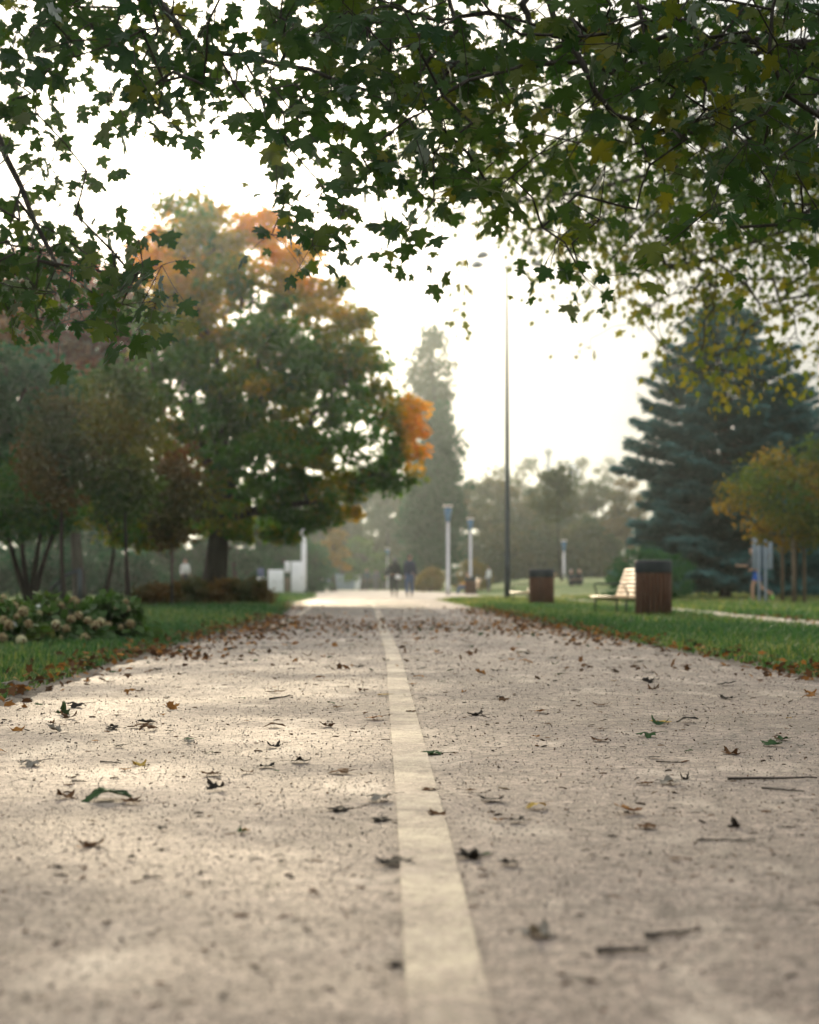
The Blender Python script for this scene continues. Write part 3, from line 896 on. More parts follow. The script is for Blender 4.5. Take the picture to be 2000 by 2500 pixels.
near_maple('dark green maple whose dense branches fill the upper right of the view', (4.3, 9.8, 0),
           [([atd(1850, 110, 9.4), atd(1725, 97, 9.3), atd(1620, 90, 9.2), atd(1540, 82, 9.1), atd(1450, 130, 9)], 0.050, 0.016),
            ([atd(1500, -300, 9.3), atd(1230, -90, 9), atd(1150, 0, 8.8), atd(1195, 85, 8.7), atd(1235, 165, 8.6), atd(1290, 235, 8.6), atd(1350, 278, 8.5), atd(1420, 272, 8.5), atd(1510, 260, 8.5)], 0.026, 0.008),
            ([atd(1600, -320, 9.4), atd(1200, -120, 9.1), atd(1095, 10, 8.9), atd(1115, 55, 8.9), atd(1140, 78, 8.8), atd(1215, 80, 8.8), atd(1300, 108, 8.8), atd(1370, 122, 8.7)], 0.028, 0.008),
            ([atd(1800, 380, 9.5), atd(1725, 432, 9.4), atd(1650, 470, 9.3), atd(1560, 478, 9.2)], 0.022, 0.007),
            ([atd(1350, 280, 8.5), atd(1365, 340, 8.4), atd(1340, 440, 8.4)], 0.010, 0.004),
            ([atd(900, -160, 9), atd(960, 60, 8.7), atd(870, 190, 8.6), atd(980, 330, 8.5), atd(1080, 450, 8.5)], 0.018, 0.005)],
           tr, 0.26, SZ * 1.02, 4, 0.095, L_MAPLE, MAPLE, tf, 0.0022, hub=(4.2, 9.8, 4.2))
# a smaller-leaved tree further off on the right
cells = []
for r, (c0, s) in MID.items():
    for i, ch in enumerate(s):
        if ch != '0': cells.append((c0 + i, r, int(ch) / 10))
tm_ = clusters(cells, 9, 19, 25, .1, 42)
for _ in range(150): tm_.append(atd(rng.uniform(1740, 2300), rng.uniform(60, 800), rng.uniform(19, 26)))
for _ in range(60): tm_.append(atd(rng.uniform(1400, 2300), rng.uniform(40, 320), rng.uniform(19, 26)))
near_maple('yellowing small leaved tree whose fine drooping sprays hang before the spruce', (8.3, 23, 0),
           [([atd(1900, 300, 23), atd(1700, 470, 22.5), atd(1500, 545, 22), atd(1360, 570, 21.5)], 0.07, 0.015),
            ([atd(1850, 180, 23), atd(1500, 330, 22), atd(1250, 400, 21.5), atd(1060, 430, 21)], 0.07, 0.012),
            ([atd(1950, 500, 23.5), atd(1800, 600, 23), atd(1600, 640, 22.5)], 0.05, 0.012)],
           tm_, 0.22, 0.095, 9, 0.14, L_THIN, SMALL, lambda P: 0.30 + 0.30 * sstep(6.0, 3.6, P[:, 2]), 0.004, hub=(8.2, 23, 5.5), droop=1.5, twig=0.002)

# ---- the big autumn maple
rows = [(410, 385, 450), (435, 340, 540), (470, 305, 600), (515, 285, 650), (560, 275, 705), (620, 272, 757), (700, 278, 792), (780, 288, 818),
        (850, 300, 862), (930, 310, 880), (1000, 330, 868), (1050, 352, 810), (1090, 370, 740), (1125, 385, 620)]
T = crown_points(rows, 50, 530, 0, shell=0.52, dscale=0.9)
T = np.concatenate([T, crown_points([(825, 825, 858), (855, 815, 872), (900, 818, 882), (950, 812, 886), (1000, 812, 872), (1030, 800, 850)], 50, 20, 0, shell=0.9, dscale=3.0)])
B = gp(447 * K, 50)
def t_big(P, C):
    top = sstep(7.0, 10.6, P[:, 2]); px = P[:, 0] / P[:, 1] * F + 1000
    side = sstep(965, 1000, px) * (1 - sstep(6.0, 6.6, P[:, 2])) * sstep(3.2, 4.2, P[:, 2])
    patch = 0.5 + 0.5 * np.sin(C[:, 0] * 1.7 + C[:, 2] * 1.3 + 1)
    return 0.24 + 0.50 * top * (0.45 + 0.55 * patch) + 0.46 * side + 0.24 * patch
tree('maple_tree', 'big spreading maple with a dark trunk, green leaves turning orange at the top', B, atd(470, 800, 50), 0.36, T, 0.46, 82, 0.19, SMALL, L_AUTUMN, BARK, t_big,
     stems=[atd(452, 720, 50), atd(400, 850, 49.5), atd(560, 820, 50.5), atd(640, 930, 50), atd(690, 1050, 49)], rtip=0.010, bend=0.1, flat=0.55, droop=0.7, fork=3)
# red maple
T = crown_points([(520, 40, 140), (555, 0, 230), (595, -30, 300), (640, -40, 345), (700, -50, 362), (760, -40, 366), (830, 0, 356), (900, 30, 340)], 62, 230, 0, shell=0.5)
tree('maple_tree', 'dark red maple standing behind the young trees at the left', gp(170 * K, 62), atd(180, 720, 62), 0.22, T, 0.62, 85, 0.24, SMALL, L_RED, BARK, lambda P, C: 0.60 + 0.20 * np.sin(C[:, 0] * 2) + 0.25 * sstep(10.5, 12, P[:, 2]))
# far left dark green tree with flat top
T = crown_points([(745, -140, 172), (790, -180, 186), (860, -190, 178), (940, -180, 150), (1010, -150, 110), (1060, -120, 80)], 40, 150, 0, shell=0.55)
tree('broad_tree', 'dark green flat topped tree at the left edge behind the hydrangeas', gp(-30 * K, 40), atd(-20, 900, 40), 0.20, T, 0.48, 85, 0.17, SMALL, L_DARK, BARK, lambda P, C: 0.30 + 0.2 * np.sin(C[:, 0] * 3 + C[:, 2]))
T = crown_points([(640, -60, 45), (690, -90, 75), (740, -100, 85), (800, -90, 70)], 55, 45, 0, shell=0.5)
tree('maple_tree', 'tall orange brown maple cut by the left edge of the view', gp(-25 * K, 55), atd(-20, 720, 55), 0.16, T, 0.5, 80, 0.2, SMALL, L_RUST, BARK, lambda P, C: np.full(len(P), 0.7))
# the young thin trees on the left
T = crown_points([(845, 95, 150), (890, 65, 185), (950, 50, 200), (1010, 60, 190), (1060, 90, 170)], 35, 75, 0, shell=0.6)
tree('young_tree', 'slim young tree with purplish brown leaves beside the handrail', gp(137 * K, 35), atd(136, 950, 35), 0.062, T, 0.34, 60, 0.12, OVAL, L_RUST, BARK, lambda P, C: 0.22 + 0.2 * np.sin(C[:, 0] * 3 + C[:, 2] * 2), 'young trees on the left lawn', rtip=0.006)
T = crown_points([(745, 225, 260), (800, 185, 300), (870, 160, 325), (950, 155, 340), (1010, 170, 335), (1070, 200, 320)], 37, 150, 0, shell=0.6)
tree('young_tree', 'taller young tree with an olive and ochre crown, the middle of the three slim ones', gp(272 * K, 37), atd(262, 900, 37), 0.058, T, 0.36, 68, 0.13, OVAL, L_OLIVE, BARK, lambda P, C: 0.42 + 0.25 * np.sin(C[:, 2] * 2 + C[:, 0]), 'young trees on the left lawn', rtip=0.006)
T = crown_points([(950, 340, 385), (1000, 310, 420), (1060, 300, 430), (1110, 310, 420), (1150, 330, 400)], 40, 70, 0, shell=0.6)
tree('young_tree', 'short young tree with rusty leaves close in front of the big maple trunk', gp(362 * K, 40), atd(362, 1060, 40), 0.05, T, 0.36, 60, 0.13, OVAL, L_RUST, BARK, lambda P, C: 0.40 + 0.25 * np.sin(C[:, 2] * 2), 'young trees on the left lawn', rtip=0.006)
# multi-stemmed tree
T = crown_points([(985, -60, 120), (1030, -90, 160), (1080, -100, 165), (1120, -80, 150)], 38, 80, 0, shell=0.6)
b = gp(65 * K, 38)
tree('multi_stem_tree', 'low tree with several dark forking stems at the left edge', b, None, 0.09, T, 0.42, 70, 0.14, OVAL, L_DARK, BARK, lambda P, C: np.full(len(P), 0.75),
     stems=[atd(8, 1080, 38), atd(45, 1080, 38.3), atd(95, 1070, 37.8), atd(120, 1100, 38.2)], rtip=0.006)
T = crown_points([(1020, 165, 330), (1070, 170, 390), (1110, 180, 410), (1140, 210, 390)], 46, 70, 0, shell=0.6)
tree('broad_tree', 'bright green low tree whose crown shows between the slim young trunks', gp(215 * K, 46), atd(240, 1080, 46), 0.08, T, 0.45, 70, 0.15, SMALL, L_AUTUMN, BARK, lambda P, C: np.full(len(P), 0.40))

# ---- hazy wood behind on the left (dark) and in the middle
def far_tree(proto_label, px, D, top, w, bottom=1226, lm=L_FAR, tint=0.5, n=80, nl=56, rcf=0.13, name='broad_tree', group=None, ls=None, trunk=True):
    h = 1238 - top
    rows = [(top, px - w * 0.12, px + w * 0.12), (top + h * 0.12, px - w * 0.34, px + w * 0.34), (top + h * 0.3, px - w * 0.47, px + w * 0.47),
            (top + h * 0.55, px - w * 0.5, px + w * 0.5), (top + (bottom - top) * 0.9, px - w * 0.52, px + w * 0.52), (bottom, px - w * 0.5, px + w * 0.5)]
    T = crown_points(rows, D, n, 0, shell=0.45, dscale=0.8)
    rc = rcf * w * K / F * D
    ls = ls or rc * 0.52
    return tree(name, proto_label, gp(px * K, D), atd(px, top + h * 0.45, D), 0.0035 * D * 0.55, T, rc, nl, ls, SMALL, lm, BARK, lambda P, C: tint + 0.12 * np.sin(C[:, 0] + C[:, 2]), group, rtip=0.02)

g = 'trees of the hazy wood behind the left lawn'
for lab, px, D, top, w, tn in [
    ('dark tree of the left wood at the very edge of the view', -20, 88, 930, 190, 0.25), ('dark tree of the left wood seen between the edge and the slim young trees', 110, 95, 960, 180, 0.35),
    ('dark tree of the left wood behind the middle slim young tree', 240, 92, 985, 180, 0.2), ('dark tree of the left wood just left of the big maple trunk', 370, 98, 1000, 170, 0.3),
    ('dark tree of the left wood just right of the big maple trunk', 500, 100, 1010, 170, 0.25), ('dark tree of the left wood behind the white cabinets', 600, 112, 1040, 150, 0.3)]:
    far_tree(lab, px, D, top, w, 1236, L_DARK, tn, group=g)
far_tree('yellow birch like tree right of the white column', 702, 128, 1050, 62, 1195, L_YELLOW, 0.4, 40, 50, 0.2)
far_tree('round pale green bush like tree at the end of the path', 765, 150, 1132, 100, 1215, L_DARK, 0.9, 40, 40)
g = 'hazy trees at the far end of the path'
far_tree('hazy greyish tree at the end of the path left of the poplars', 815, 175, 1020, 100, 1195, L_FAR, 0.25, group=g)
far_tree('hazy tree at the end of the path behind the yellow tree', 720, 180, 1040, 110, 1195, L_FAR, 0.35, group=g)
far_tree('hazy low tree at the end of the path over the pale hoarding', 655, 170, 1060, 100, 1195, L_FAR, 0.3, group=g)

# ---- low hedge bushes closing the view under the trees
g = 'low dark bushes at the far side of the left lawn'
for i, (lab, px, D, w, top) in enumerate([('low dark bush at the left edge, far behind the hydrangeas', -40, 70, 130, 1150), ('low dark bush behind the forked stems', 60, 74, 130, 1160), ('low dark bush behind the handrail', 165, 78, 130, 1150),
        ('low dark bush behind the middle slim young tree', 265, 76, 130, 1160), ('low dark bush left of the big maple trunk, beyond the person in white', 365, 108, 130, 1150), ('low dark bush behind the big maple trunk', 460, 110, 130, 1155),
        ('low dark bush left of the white cabinets', 555, 112, 120, 1150), ('low dark bush behind the white column', 640, 116, 110, 1150)]):
    far_tree(lab, px, D, top, w, 1240, L_DARK, 0.05 + 0.08 * (i % 3), 60, 56, 0.16, 'bush', g)
g = 'hazy undergrowth at the far end of the path'
for lab, px, D, w, top in [('hazy undergrowth bush left of the far walkers', 735, 185, 100, 1150), ('hazy undergrowth bush right behind the far walkers', 800, 185, 100, 1145), ('hazy undergrowth bush behind the walking couple', 860, 182, 100, 1140)]:
    far_tree(lab, px, D, top, w, 1240, L_FAR, 0.2, 60, 56, 0.16, 'bush', g)
for lab, px, D, top, w in [('hazy tall tree closing the gap behind the yellow tree', 690, 210, 1000, 130), ('hazy tall tree closing the gap left of the poplars', 780, 205, 985, 130), ('hazy tall tree behind the poplar foot', 860, 215, 1010, 120)]:
    far_tree(lab, px, D, top, w, 1236, L_FAR, 0.3, 90, 60, 0.14, group='hazy trees at the far end of the path')

# ---- poplars
def poplar(label, px, D, rows, tn, n, lm, nl=70):
    T = crown_points(rows, D, n, 0, shell=0.5)
    return tree('poplar_tree', label, gp(px * K, D), atd(px, rows[0][0] + 20, D), 0.34, T, 0.72, nl, 0.42, SMALL, lm, BARK, lambda P, C: tn + 0.1 * np.sin(C[:, 2]), rtip=0.02, bend=0.05, pathw=0.05, flat=1.3, droop=-0.6)
poplar('tall thin poplar with gaps in its pointed crown', 905, 152, [(697, 898, 926), (725, 876, 942), (770, 868, 948), (830, 862, 950), (890, 862, 946), (950, 868, 940), (1020, 872, 936), (1120, 880, 930)], 0.30, 105, L_FAR, 46)
poplar('denser shorter poplar beside the tall one, wide at the bottom', 912, 138, [(868, 902, 938), (900, 888, 950), (950, 876, 966), (1000, 866, 973), (1060, 856, 976), (1130, 850, 975), (1195, 852, 968)], 0.2, 170, L_DARK)

# ---- far wood on the right
g = 'trees of the far wood on the right'
specs = [('brownish tree of the far wood just right of the poplars', 985, 172, 1012, 92, .45), ('brownish tree of the far wood left of the tall lamp post', 1035, 180, 1000, 96, .6),
         ('brown tree of the far wood right behind the tall lamp post', 1085, 176, 1010, 90, .55), ('olive tree of the far wood behind the dark sapling', 1140, 182, 1022, 100, .3),
         ('grey olive tree of the far wood right of the sapling', 1205, 178, 1030, 104, .35), ('greyish tree of the far wood midway from the sapling to the spruce', 1260, 174, 1018, 100, .5),
         ('rust tinged tree of the far wood next to the spruce', 1320, 170, 1012, 96, .8), ('low brown thicket tree of the far wood right of the pale lamps', 1060, 160, 1105, 110, .5),
         ('low brown thicket tree of the far wood behind the second bin', 1150, 160, 1098, 120, .45), ('low dark thicket tree of the far wood left of the juniper', 1245, 158, 1092, 120, .4),
         ('dark tree of the far wood behind the spruce trunk', 1420, 150, 1000, 140, .3), ('dark tree of the far wood behind the information board', 1560, 140, 960, 170, .25), ('dark tree of the far wood at the right edge of the view', 1700, 130, 940, 180, .3)]
for lab, px, D, top, w, tn in specs:
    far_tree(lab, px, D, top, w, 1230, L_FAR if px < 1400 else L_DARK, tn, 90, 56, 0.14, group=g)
g = 'pale trees on the distant rise'
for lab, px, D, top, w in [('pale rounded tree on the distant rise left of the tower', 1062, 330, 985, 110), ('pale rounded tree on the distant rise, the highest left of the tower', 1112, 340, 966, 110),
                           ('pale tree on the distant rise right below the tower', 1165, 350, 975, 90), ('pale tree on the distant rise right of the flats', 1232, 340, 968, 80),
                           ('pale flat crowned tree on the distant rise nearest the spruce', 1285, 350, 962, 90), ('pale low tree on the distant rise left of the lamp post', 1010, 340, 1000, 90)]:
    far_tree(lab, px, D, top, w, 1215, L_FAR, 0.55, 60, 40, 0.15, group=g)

# ---- light green sapling
T = crown_points([(978, 1150, 1190), (1000, 1125, 1205), (1035, 1112, 1210), (1070, 1120, 1200), (1090, 1150, 1195)], 110, 45, 0, shell=0.6)
tree('young_tree', 'thin dark sapling with a small pale green crown before the far wood', gp(1183 * K, 110), atd(1180, 1010, 110), 0.08, T, 0.55, 40, 0.26, OVAL, L_FAR, BARK, lambda P, C: np.full(len(P), 0.4), rtip=0.008)

# ---- spruces
def spruce(label, base, hgt, rad, n_whorl, seed, cone0=0.10, lean=0.0):
    base = np.asarray(base, float)
    g_ = np.random.default_rng(seed)
    root = thing('spruce_tree', label, 'tree', base)
    mb = MB(); mc = MB()
    mb.tube([(0, 0, -0.1), (0.03, 0, hgt * 0.3), (0.0, 0.02, hgt * 0.6), (lean, 0, hgt)], [0.25, 0.19, 0.11, 0.015], 9)
    PP, DD, NN, TT, SS = [], [], [], [], []
    for w in range(n_whorl):
        f = (w + g_.uniform(-0.3, 0.3)) / n_whorl
        z = hgt * (cone0 + (0.985 - cone0) * f)
        r = rad * 1.03 * (1 - math.exp(-(1 - f) * 3.5)) * (0.84 + 0.26 * g_.uniform()) + 0.06
        nb = int(5 + 5 * (1 - f))
        a0 = g_.uniform(0, 6.28)
        for k in range(nb):
            a = a0 + k * 2 * math.pi / nb + g_.normal() * 0.22
            L = r * g_.uniform(0.82, 1.08)
            drop = -0.10 * L - 0.16 * L * (1 - f)
            t = np.linspace(0, 1, 7)
            zz = z + 0.20 * L * f * t * 2 + drop * (t ** 1.2) + 0.16 * L * np.maximum(0, t - 0.7) * 2
            P = np.stack([np.cos(a) * L * t, np.sin(a) * L * t, zz], 1)
            mb.tube(P, np.linspace(0.028, 0.006, 7) * (0.5 + 0.6 * (1 - f)), 4, cap=False)
            m = int(430 * L / rad * (0.55 + 0.6 * (1 - f)) + 40)
            u = g_.uniform(0.14, 1.0, m) ** 0.75
            B = np.stack([np.interp(u, t, P[:, i]) for i in range(3)], 1)
            side = np.array([-math.sin(a), math.cos(a), 0])
            wid = L * 0.34 * (1.05 - u) + 0.09
            s = g_.uniform(-1, 1, m)
            B = B + side * (s * wid)[:, None]; B[:, 2] -= np.abs(s) * wid * 0.30 + g_.uniform(0, 0.10, m)
            out_ = np.array([math.cos(a), math.sin(a), -0.15])
            D_ = out_[None] * g_.uniform(0.4, 1.0, m)[:, None] + side[None] * (s * 1.0)[:, None] + g_.normal(size=(m, 3)) * 0.28 + np.array([0, 0, -0.18])
            N_ = np.array([0, 0, 1.0])[None] + g_.normal(size=(m, 3)) * 0.35
            PP.append(B); DD.append(D_); NN.append(N_); SS.append(g_.uniform(0.24, 0.44, m) * (0.75 + 0.35 * (1 - f)))
            TT.append(np.clip(0.30 + 0.45 * u ** 2 + g_.normal(size=m) * 0.12, 0, 1))
    leaves(mc, NEEDLE, np.concatenate(PP), np.concatenate(SS), np.concatenate(DD), np.concatenate(NN), np.concatenate(TT))
    mb.build('trunk', BARK, root, True); mc.build('crown', L_SPRUCE, root)
    return root
b = gp(1527 * K, 62)
spruce('large blue spruce with tiered drooping boughs right of the wooden bin', b, 11.2, 3.75, 36, 5)
spruce('second darker spruce partly hidden behind the right side of the large blue spruce', gp(1668 * K, 78), 10.2, 3.0, 28, 6)

# ---- dark spreading juniper and the small orange tree with stakes
def bush(label, px, D, rows, lm, tint, n, nl, rc, ls, name='bush', group=None, tm=OVAL, dscale=0.8, cat='shrub'):
    T = crown_points(rows, D, n, 0, shell=0.45, dscale=dscale)
    T[:, 2] = np.maximum(T[:, 2], terr(T[:, 0], T[:, 1]) + 0.05)
    b = gp(px * K, D)
    root = tree(name, label, b, None, 0.03, T, rc, nl, ls, tm, lm, BARK, tint, group, rtip=0.004, cat=cat,
                stems=[b + [0.15, 0.1, 0.25], b + [-0.15, 0, 0.25], b + [0.02, -0.15, 0.3]], pathw=0.05)
    return root
bush('dark green spreading juniper behind the front bench', 1350, 52, [(1160, 1325, 1400), (1180, 1300, 1440), (1205, 1280, 1450), (1240, 1268, 1455), (1258, 1268, 1450)], L_DARK, lambda P, C: np.full(len(P), 0.45), 90, 75, 0.26, 0.12, 'juniper_bush', tm=NEEDLE)
for lab, px, D, x0, x1, y0 in [('dark hedge bush under the left boughs of the spruce', 1480, 78, 1420, 1545, 1150), ('dark hedge bush behind the information board', 1590, 82, 1520, 1665, 1120),
                               ('dark hedge bush behind the staked young tree', 1710, 80, 1640, 1800, 1125)]:
    bush(lab, px, D, [(y0, (x0 + x1) / 2 - 25, (x0 + x1) / 2 + 25), (y0 + 30, x0 + 12, x1 - 12), (1215, x0, x1), (1250, x0, x1)], L_DARK, lambda P, C: np.full(len(P), 0.12), 75, 70, 0.52, 0.21, 'hedge_bush', 'dark bushes under the spruces')
T = crown_points([(932, 1690, 1760), (965, 1600, 1810), (1005, 1535, 1840), (1050, 1510, 1850), (1095, 1545, 1830), (1130, 1580, 1800), (1150, 1600, 1760)], 45, 150, 0, shell=0.6)
tree('young_tree', 'low young tree with orange and olive leaves between wooden stakes at the right edge', gp(1671 * K, 45), atd(1675, 1060, 45), 0.06, T, 0.46, 50, 0.125, OVAL, L_OLIVE, BARK, lambda P, C: 0.58 + 0.30 * np.sin(C[:, 0] * 2.2 + C[:, 2] * 3), rtip=0.006)

# ---- shrubs on the left lawn: reddish low hedge
g = 'rust coloured shrubs edging the left lawn'
for lab, px, D, x0, x1, y0 in [('rusty low shrub at the left end of the row, under the slim young trees', 322, 41, 275, 375, 1228), ('rusty low shrub in front of the short young tree', 400, 42, 352, 452, 1222),
                               ('rusty low shrub at the foot of the big maple trunk', 478, 42.5, 428, 520, 1218), ('rusty low shrub at the right end of the row, beside the white cabinets', 532, 43, 495, 570, 1222)]:
    bush(lab, px, D, [(y0, px - 14, px + 14), (y0 + 14, x0 + 8, x1 - 8), (1258, x0, x1), (1270, x0, x1)], L_RUST, lambda P, C: 0.30 + 0.2 * np.sin(C[:, 0] * 5), 60, 60, 0.17, 0.085, 'shrub', g)
g = 'straw coloured grass clumps beyond the path'
for lab, px, D, x0, x1, y0 in [('straw coloured grass clump left of the front pale lamp', 905, 112, 868, 945, 1198), ('taller tawny grass clump behind the far bin and the second pale lamp', 998, 116, 962, 1035, 1182)]:
    bush(lab, px, D, [(y0, px - 10, px + 10), (y0 + 14, x0 + 8, x1 - 8), (1225, x0, x1), (1236, x0, x1)], L_OLIVE, lambda P, C: np.full(len(P), 0.8), 50, 60, 0.32, 0.22, 'grass_clump', g, tm=NEEDLE, cat='plant')

# ================================================================ STREET FURNITURE
WOODB = surf('bin_wood', (0.085, 0.038, 0.021), 0.8, 0.35, 5, 0.3, 40, spec=0.2, stretch=(6, 6, 0.7))
BINMET = surf('dark_metal', (0.018, 0.024, 0.028), 0.65, 0.2, 6, 0.1, 60, spec=0.25)
WOODS = surf('bench_wood', (0.62, 0.43, 0.26), 0.42, 0.2, 3, 0.2, 30, stretch=(3, 0.6, 3))
POLE = surf('lamp_pole_paint', (0.030, 0.042, 0.050), 0.45, 0.2, 4, 0.05, 30, metal=0.2)
PALE = surf('pale_lamp_pole', (0.50, 0.48, 0.50), 0.5, 0.12, 3, 0.05, 30)
CAPW = surf('lamp_cap', (0.62, 0.56, 0.50), 0.5, 0.1, 3)
BLUE = surf('lamp_blue_glass', (0.09, 0.19, 0.34), 0.25, 0.15, 4)
GREYP = surf('lamp_head_grey', (0.34, 0.34, 0.36), 0.4, 0.15, 6)
WHITE = surf('white_paint', (0.80, 0.80, 0.84), 0.5, 0.08, 2, 0.05, 20)
WHITE2 = surf('white_cloth', (0.75, 0.74, 0.74), 0.8, 0.06, 6)
BLUEG = surf('blue_grey_board', (0.150, 0.195, 0.265), 0.5, 0.15, 3, 0.05, 20)
BLUEG2 = surf('pale_blue_grey_post', (0.26, 0.31, 0.39), 0.5, 0.12, 3, 0.05, 20)
NAVY = surf('dark_blue_sign', (0.04, 0.07, 0.16), 0.5, 0.1, 3)
STAKE = surf('stake_wood', (0.15, 0.11, 0.075), 0.85, 0.3, 5, 0.3, 30, stretch=(4, 4, 0.6))
CONC = surf('concrete', (0.30, 0.31, 0.34), 0.85, 0.15, 2, 0.3, 30)


def litter_bin(label, px, D, hgt=0.95, dia=0.57):
    b = gp(px, D); r = dia / 2
    root = thing('litter_bin', label, 'litter bin', b, rng.uniform(0, 1), 'wooden litter bins along the path')
    mb = MB()
    n = 22
    for k in range(n):
        a = k * 2 * math.pi / n
        w = 2 * math.pi * r / n * 0.86
        mb.rbox((math.cos(a) * r, math.sin(a) * r, hgt * 0.40 + 0.02), (0.028, w, hgt * 0.78), 0.005, rz=a, seg=1)
    mb.build('slat_body', WOODB, root)
    m2 = MB()
    z0 = hgt * 0.79
    m2.lathe([(r * 0.90, z0), (r + 0.022, z0), (r + 0.024, z0 + 0.01), (r + 0.024, hgt - 0.02), (r + 0.012, hgt), (r - 0.05, hgt + 0.004), (r - 0.07, hgt - 0.03), (r - 0.07, z0), (r * 0.5, z0 - 0.03), (0.001, z0 - 0.03)], n=32)
    m2.build('metal_rim', BINMET, root, True)
    m3 = MB(); m3.lathe([(0.001, 0.03), (r - 0.03, 0.03), (r - 0.03, z0 - 0.04), (r - 0.06, z0 - 0.04), (r - 0.06, 0.05), (0.001, 0.05)], n=24)
    m3.build('liner', BINMET, root, True)
    return root


def bench(label, px, D, rz, sink=0.09):
    """slatted bench with curved back, faces its own -x; origin on the ground under the seat centre"""
    b = gp(px, D); b = b - [0, 0, sink]
    root = thing('park_bench', label, 'bench', b, rz, 'slatted wooden benches beside the path')
    L = 1.85
    seat = MB()
    xs = [-0.27, -0.185, -0.10, -0.015, 0.07, 0.155]
    zs = [0.425, 0.418, 0.412, 0.408, 0.408, 0.415]
    for x, z in zip(xs, zs): seat.rbox((x, 0, z), (0.070, L, 0.034), 0.008, seg=1)
    seat.build('seat', WOODS, root)
    back = MB()
    for k in range(7):
        f = k / 6
        back.rbox((0.215 + 0.165 * f, 0, 0.455 + 0.445 * f), (0.030, L, 0.060), 0.008, ry=0.36, seg=1)
    back.build('backrest', WOODS, root)
    for s in (-1, 1):
        y = s * (L / 2 - 0.16)
        f = MB()
        f.tube([(-0.26, y, 0), (-0.26, y, 0.20), (-0.25, y, 0.385)], 0.018, 8)
        f.tube([(0.14, y, 0), (0.15, y, 0.2), (0.16, y, 0.385)], 0.018, 8)
        f.box((-0.05, y, 0.378), (0.46, 0.035, 0.022))
        f.tube([(0.16, y, 0.385), (0.235, y, 0.45), (0.405, y, 0.92)], 0.016, 8)
        f.build('leg_frame', BINMET, root, True)
        a = MB()
        a.tube([(-0.22, y, 0.43), (-0.235, y, 0.53), (-0.275, y, 0.63), (-0.235, y, 0.665), (-0.05, y, 0.655), (0.20, y, 0.66), (0.30, y, 0.66)], 0.014, 8)
        a.build('armrest', BINMET, root, True)
    return root


litter_bin('nearest wooden slatted litter bin with dark metal rim, beside the front bench', 1595, 28.0)
litter_bin('second wooden slatted litter bin with dark rim, in front of the lamp post bench', 1322, 41.5, 0.92, 0.58)
litter_bin('distant dark wooden litter bin with a person sitting behind it', 1149, 90, 0.92)
litter_bin('distant small orange brown litter bin near the straw coloured grass', 1057, 128, 0.9)
bench('slatted wooden bench with sunlit back half hidden by the nearest bin', 1523, 30.2, R(14))
bench('slatted wooden bench mostly hidden by the second bin, near the tall lamp post', 1296, 46, R(14))
bench('distant bench behind the dark far bin with a person sitting on it', 1150, 93, R(10))


# ---- tall lamp post
D = 60
b = gp(1239, D)
top = at(1230, 645, D)[2]
root = thing('street_lamp', 'very tall dark tapering lamp post with several pale lamp heads on thin arms', 'lamp post', b)
mb = MB(); mb.tube([(0, 0, 0), (0, 0, 0.9), (0, 0, 1.0), (0, 0, 4), (0, 0, 8), (0, 0, top)], [0.115, 0.115, 0.098, 0.085, 0.062, 0.036], 16)
mb.build('pole', POLE, root, True)
mb = MB(); mb.rbox((0, -0.118, 1.0), (0.10, 0.012, 0.4), 0.004, seg=1); mb.build('service_door', BINMET, root)
for (ax, az, yy_, hz) in [(-0.76, 0.46, 0.4, 0.0), (-1.02, -0.10, -0.4, 0.0), (1.05, 0.12, 0.4, 0.0), (0.85, 0.34, -0.5, 0.0)]:
    arm = MB(); arm.tube([(0, 0, top - 0.25), (ax * 0.15, yy_ * 0.15, top - 0.05), (ax * 0.55, yy_ * 0.55, top + az * 0.55 - 0.02), (ax * 0.85, yy_ * 0.85, top + az * 0.9)], 0.018, 8)
    ao = arm.build('arm', POLE, root, True)
    hd = MB()
    s_ = 1 if ax > 0 else -1
    c = np.array([ax * 0.85, yy_ * 0.85, top + az * 0.9]); d_ = np.array([ax, yy_, 0]); d_ /= np.linalg.norm(d_)
    P = [c + d_ * t + np.array([0, 0, o]) for t, o in [(-0.02, 0), (0.04, 0.0), (0.12, 0.01), (0.24, 0.01), (0.34, -0.03), (0.42, -0.07), (0.46, -0.10)]]
    hd.tube(P, [0.03, 0.085, 0.125, 0.135, 0.11, 0.06, 0.01], 14)
    hd.build('lamp_head', GREYP, ao, True)


# ---- pale park lamps with blue funnel and flat cap
def park_lamp(label, px, D, topy, poleR=0.085, mat=None, base_drop=0):
    b = gp(px, D)
    hgt = at(px, topy, D)[2] - b[2]
    root = thing('park_lamp', label, 'park lamp', b, 0, 'park lamps with blue funnels')
    mb = MB(); mb.tube([(0, 0, 0), (0, 0, 0.45), (0, 0, 0.47), (0, 0, hgt - 0.85)], [poleR * 1.25, poleR * 1.25, poleR, poleR * 0.92], 14); mb.build('pole', mat or PALE, root, True)
    mb = MB(); mb.lathe([(0.02, hgt - 0.87), (poleR * 1.1, hgt - 0.85), (poleR * 1.6, hgt - 0.55), (poleR * 2.2, hgt - 0.30), (poleR * 2.25, hgt - 0.16), (0.02, hgt - 0.14)], n=20); mb.build('blue_funnel', BLUE, root, True)
    mb = MB(); mb.lathe([(0.01, hgt), (0.20, hgt - 0.01), (0.26, hgt - 0.05), (0.25, hgt - 0.09), (0.03, hgt - 0.10)], n=24); mb.build('cap', CAPW, root, True)
    mb = MB(); mb.tube([(0, 0, hgt - 0.16), (0, 0, hgt - 0.06)], poleR * 0.9, 10); mb.build('neck', POLE, root, True)
    return root
park_lamp('nearest pale park lamp with blue funnel, left of the far bin', 1094, 85, 1233)
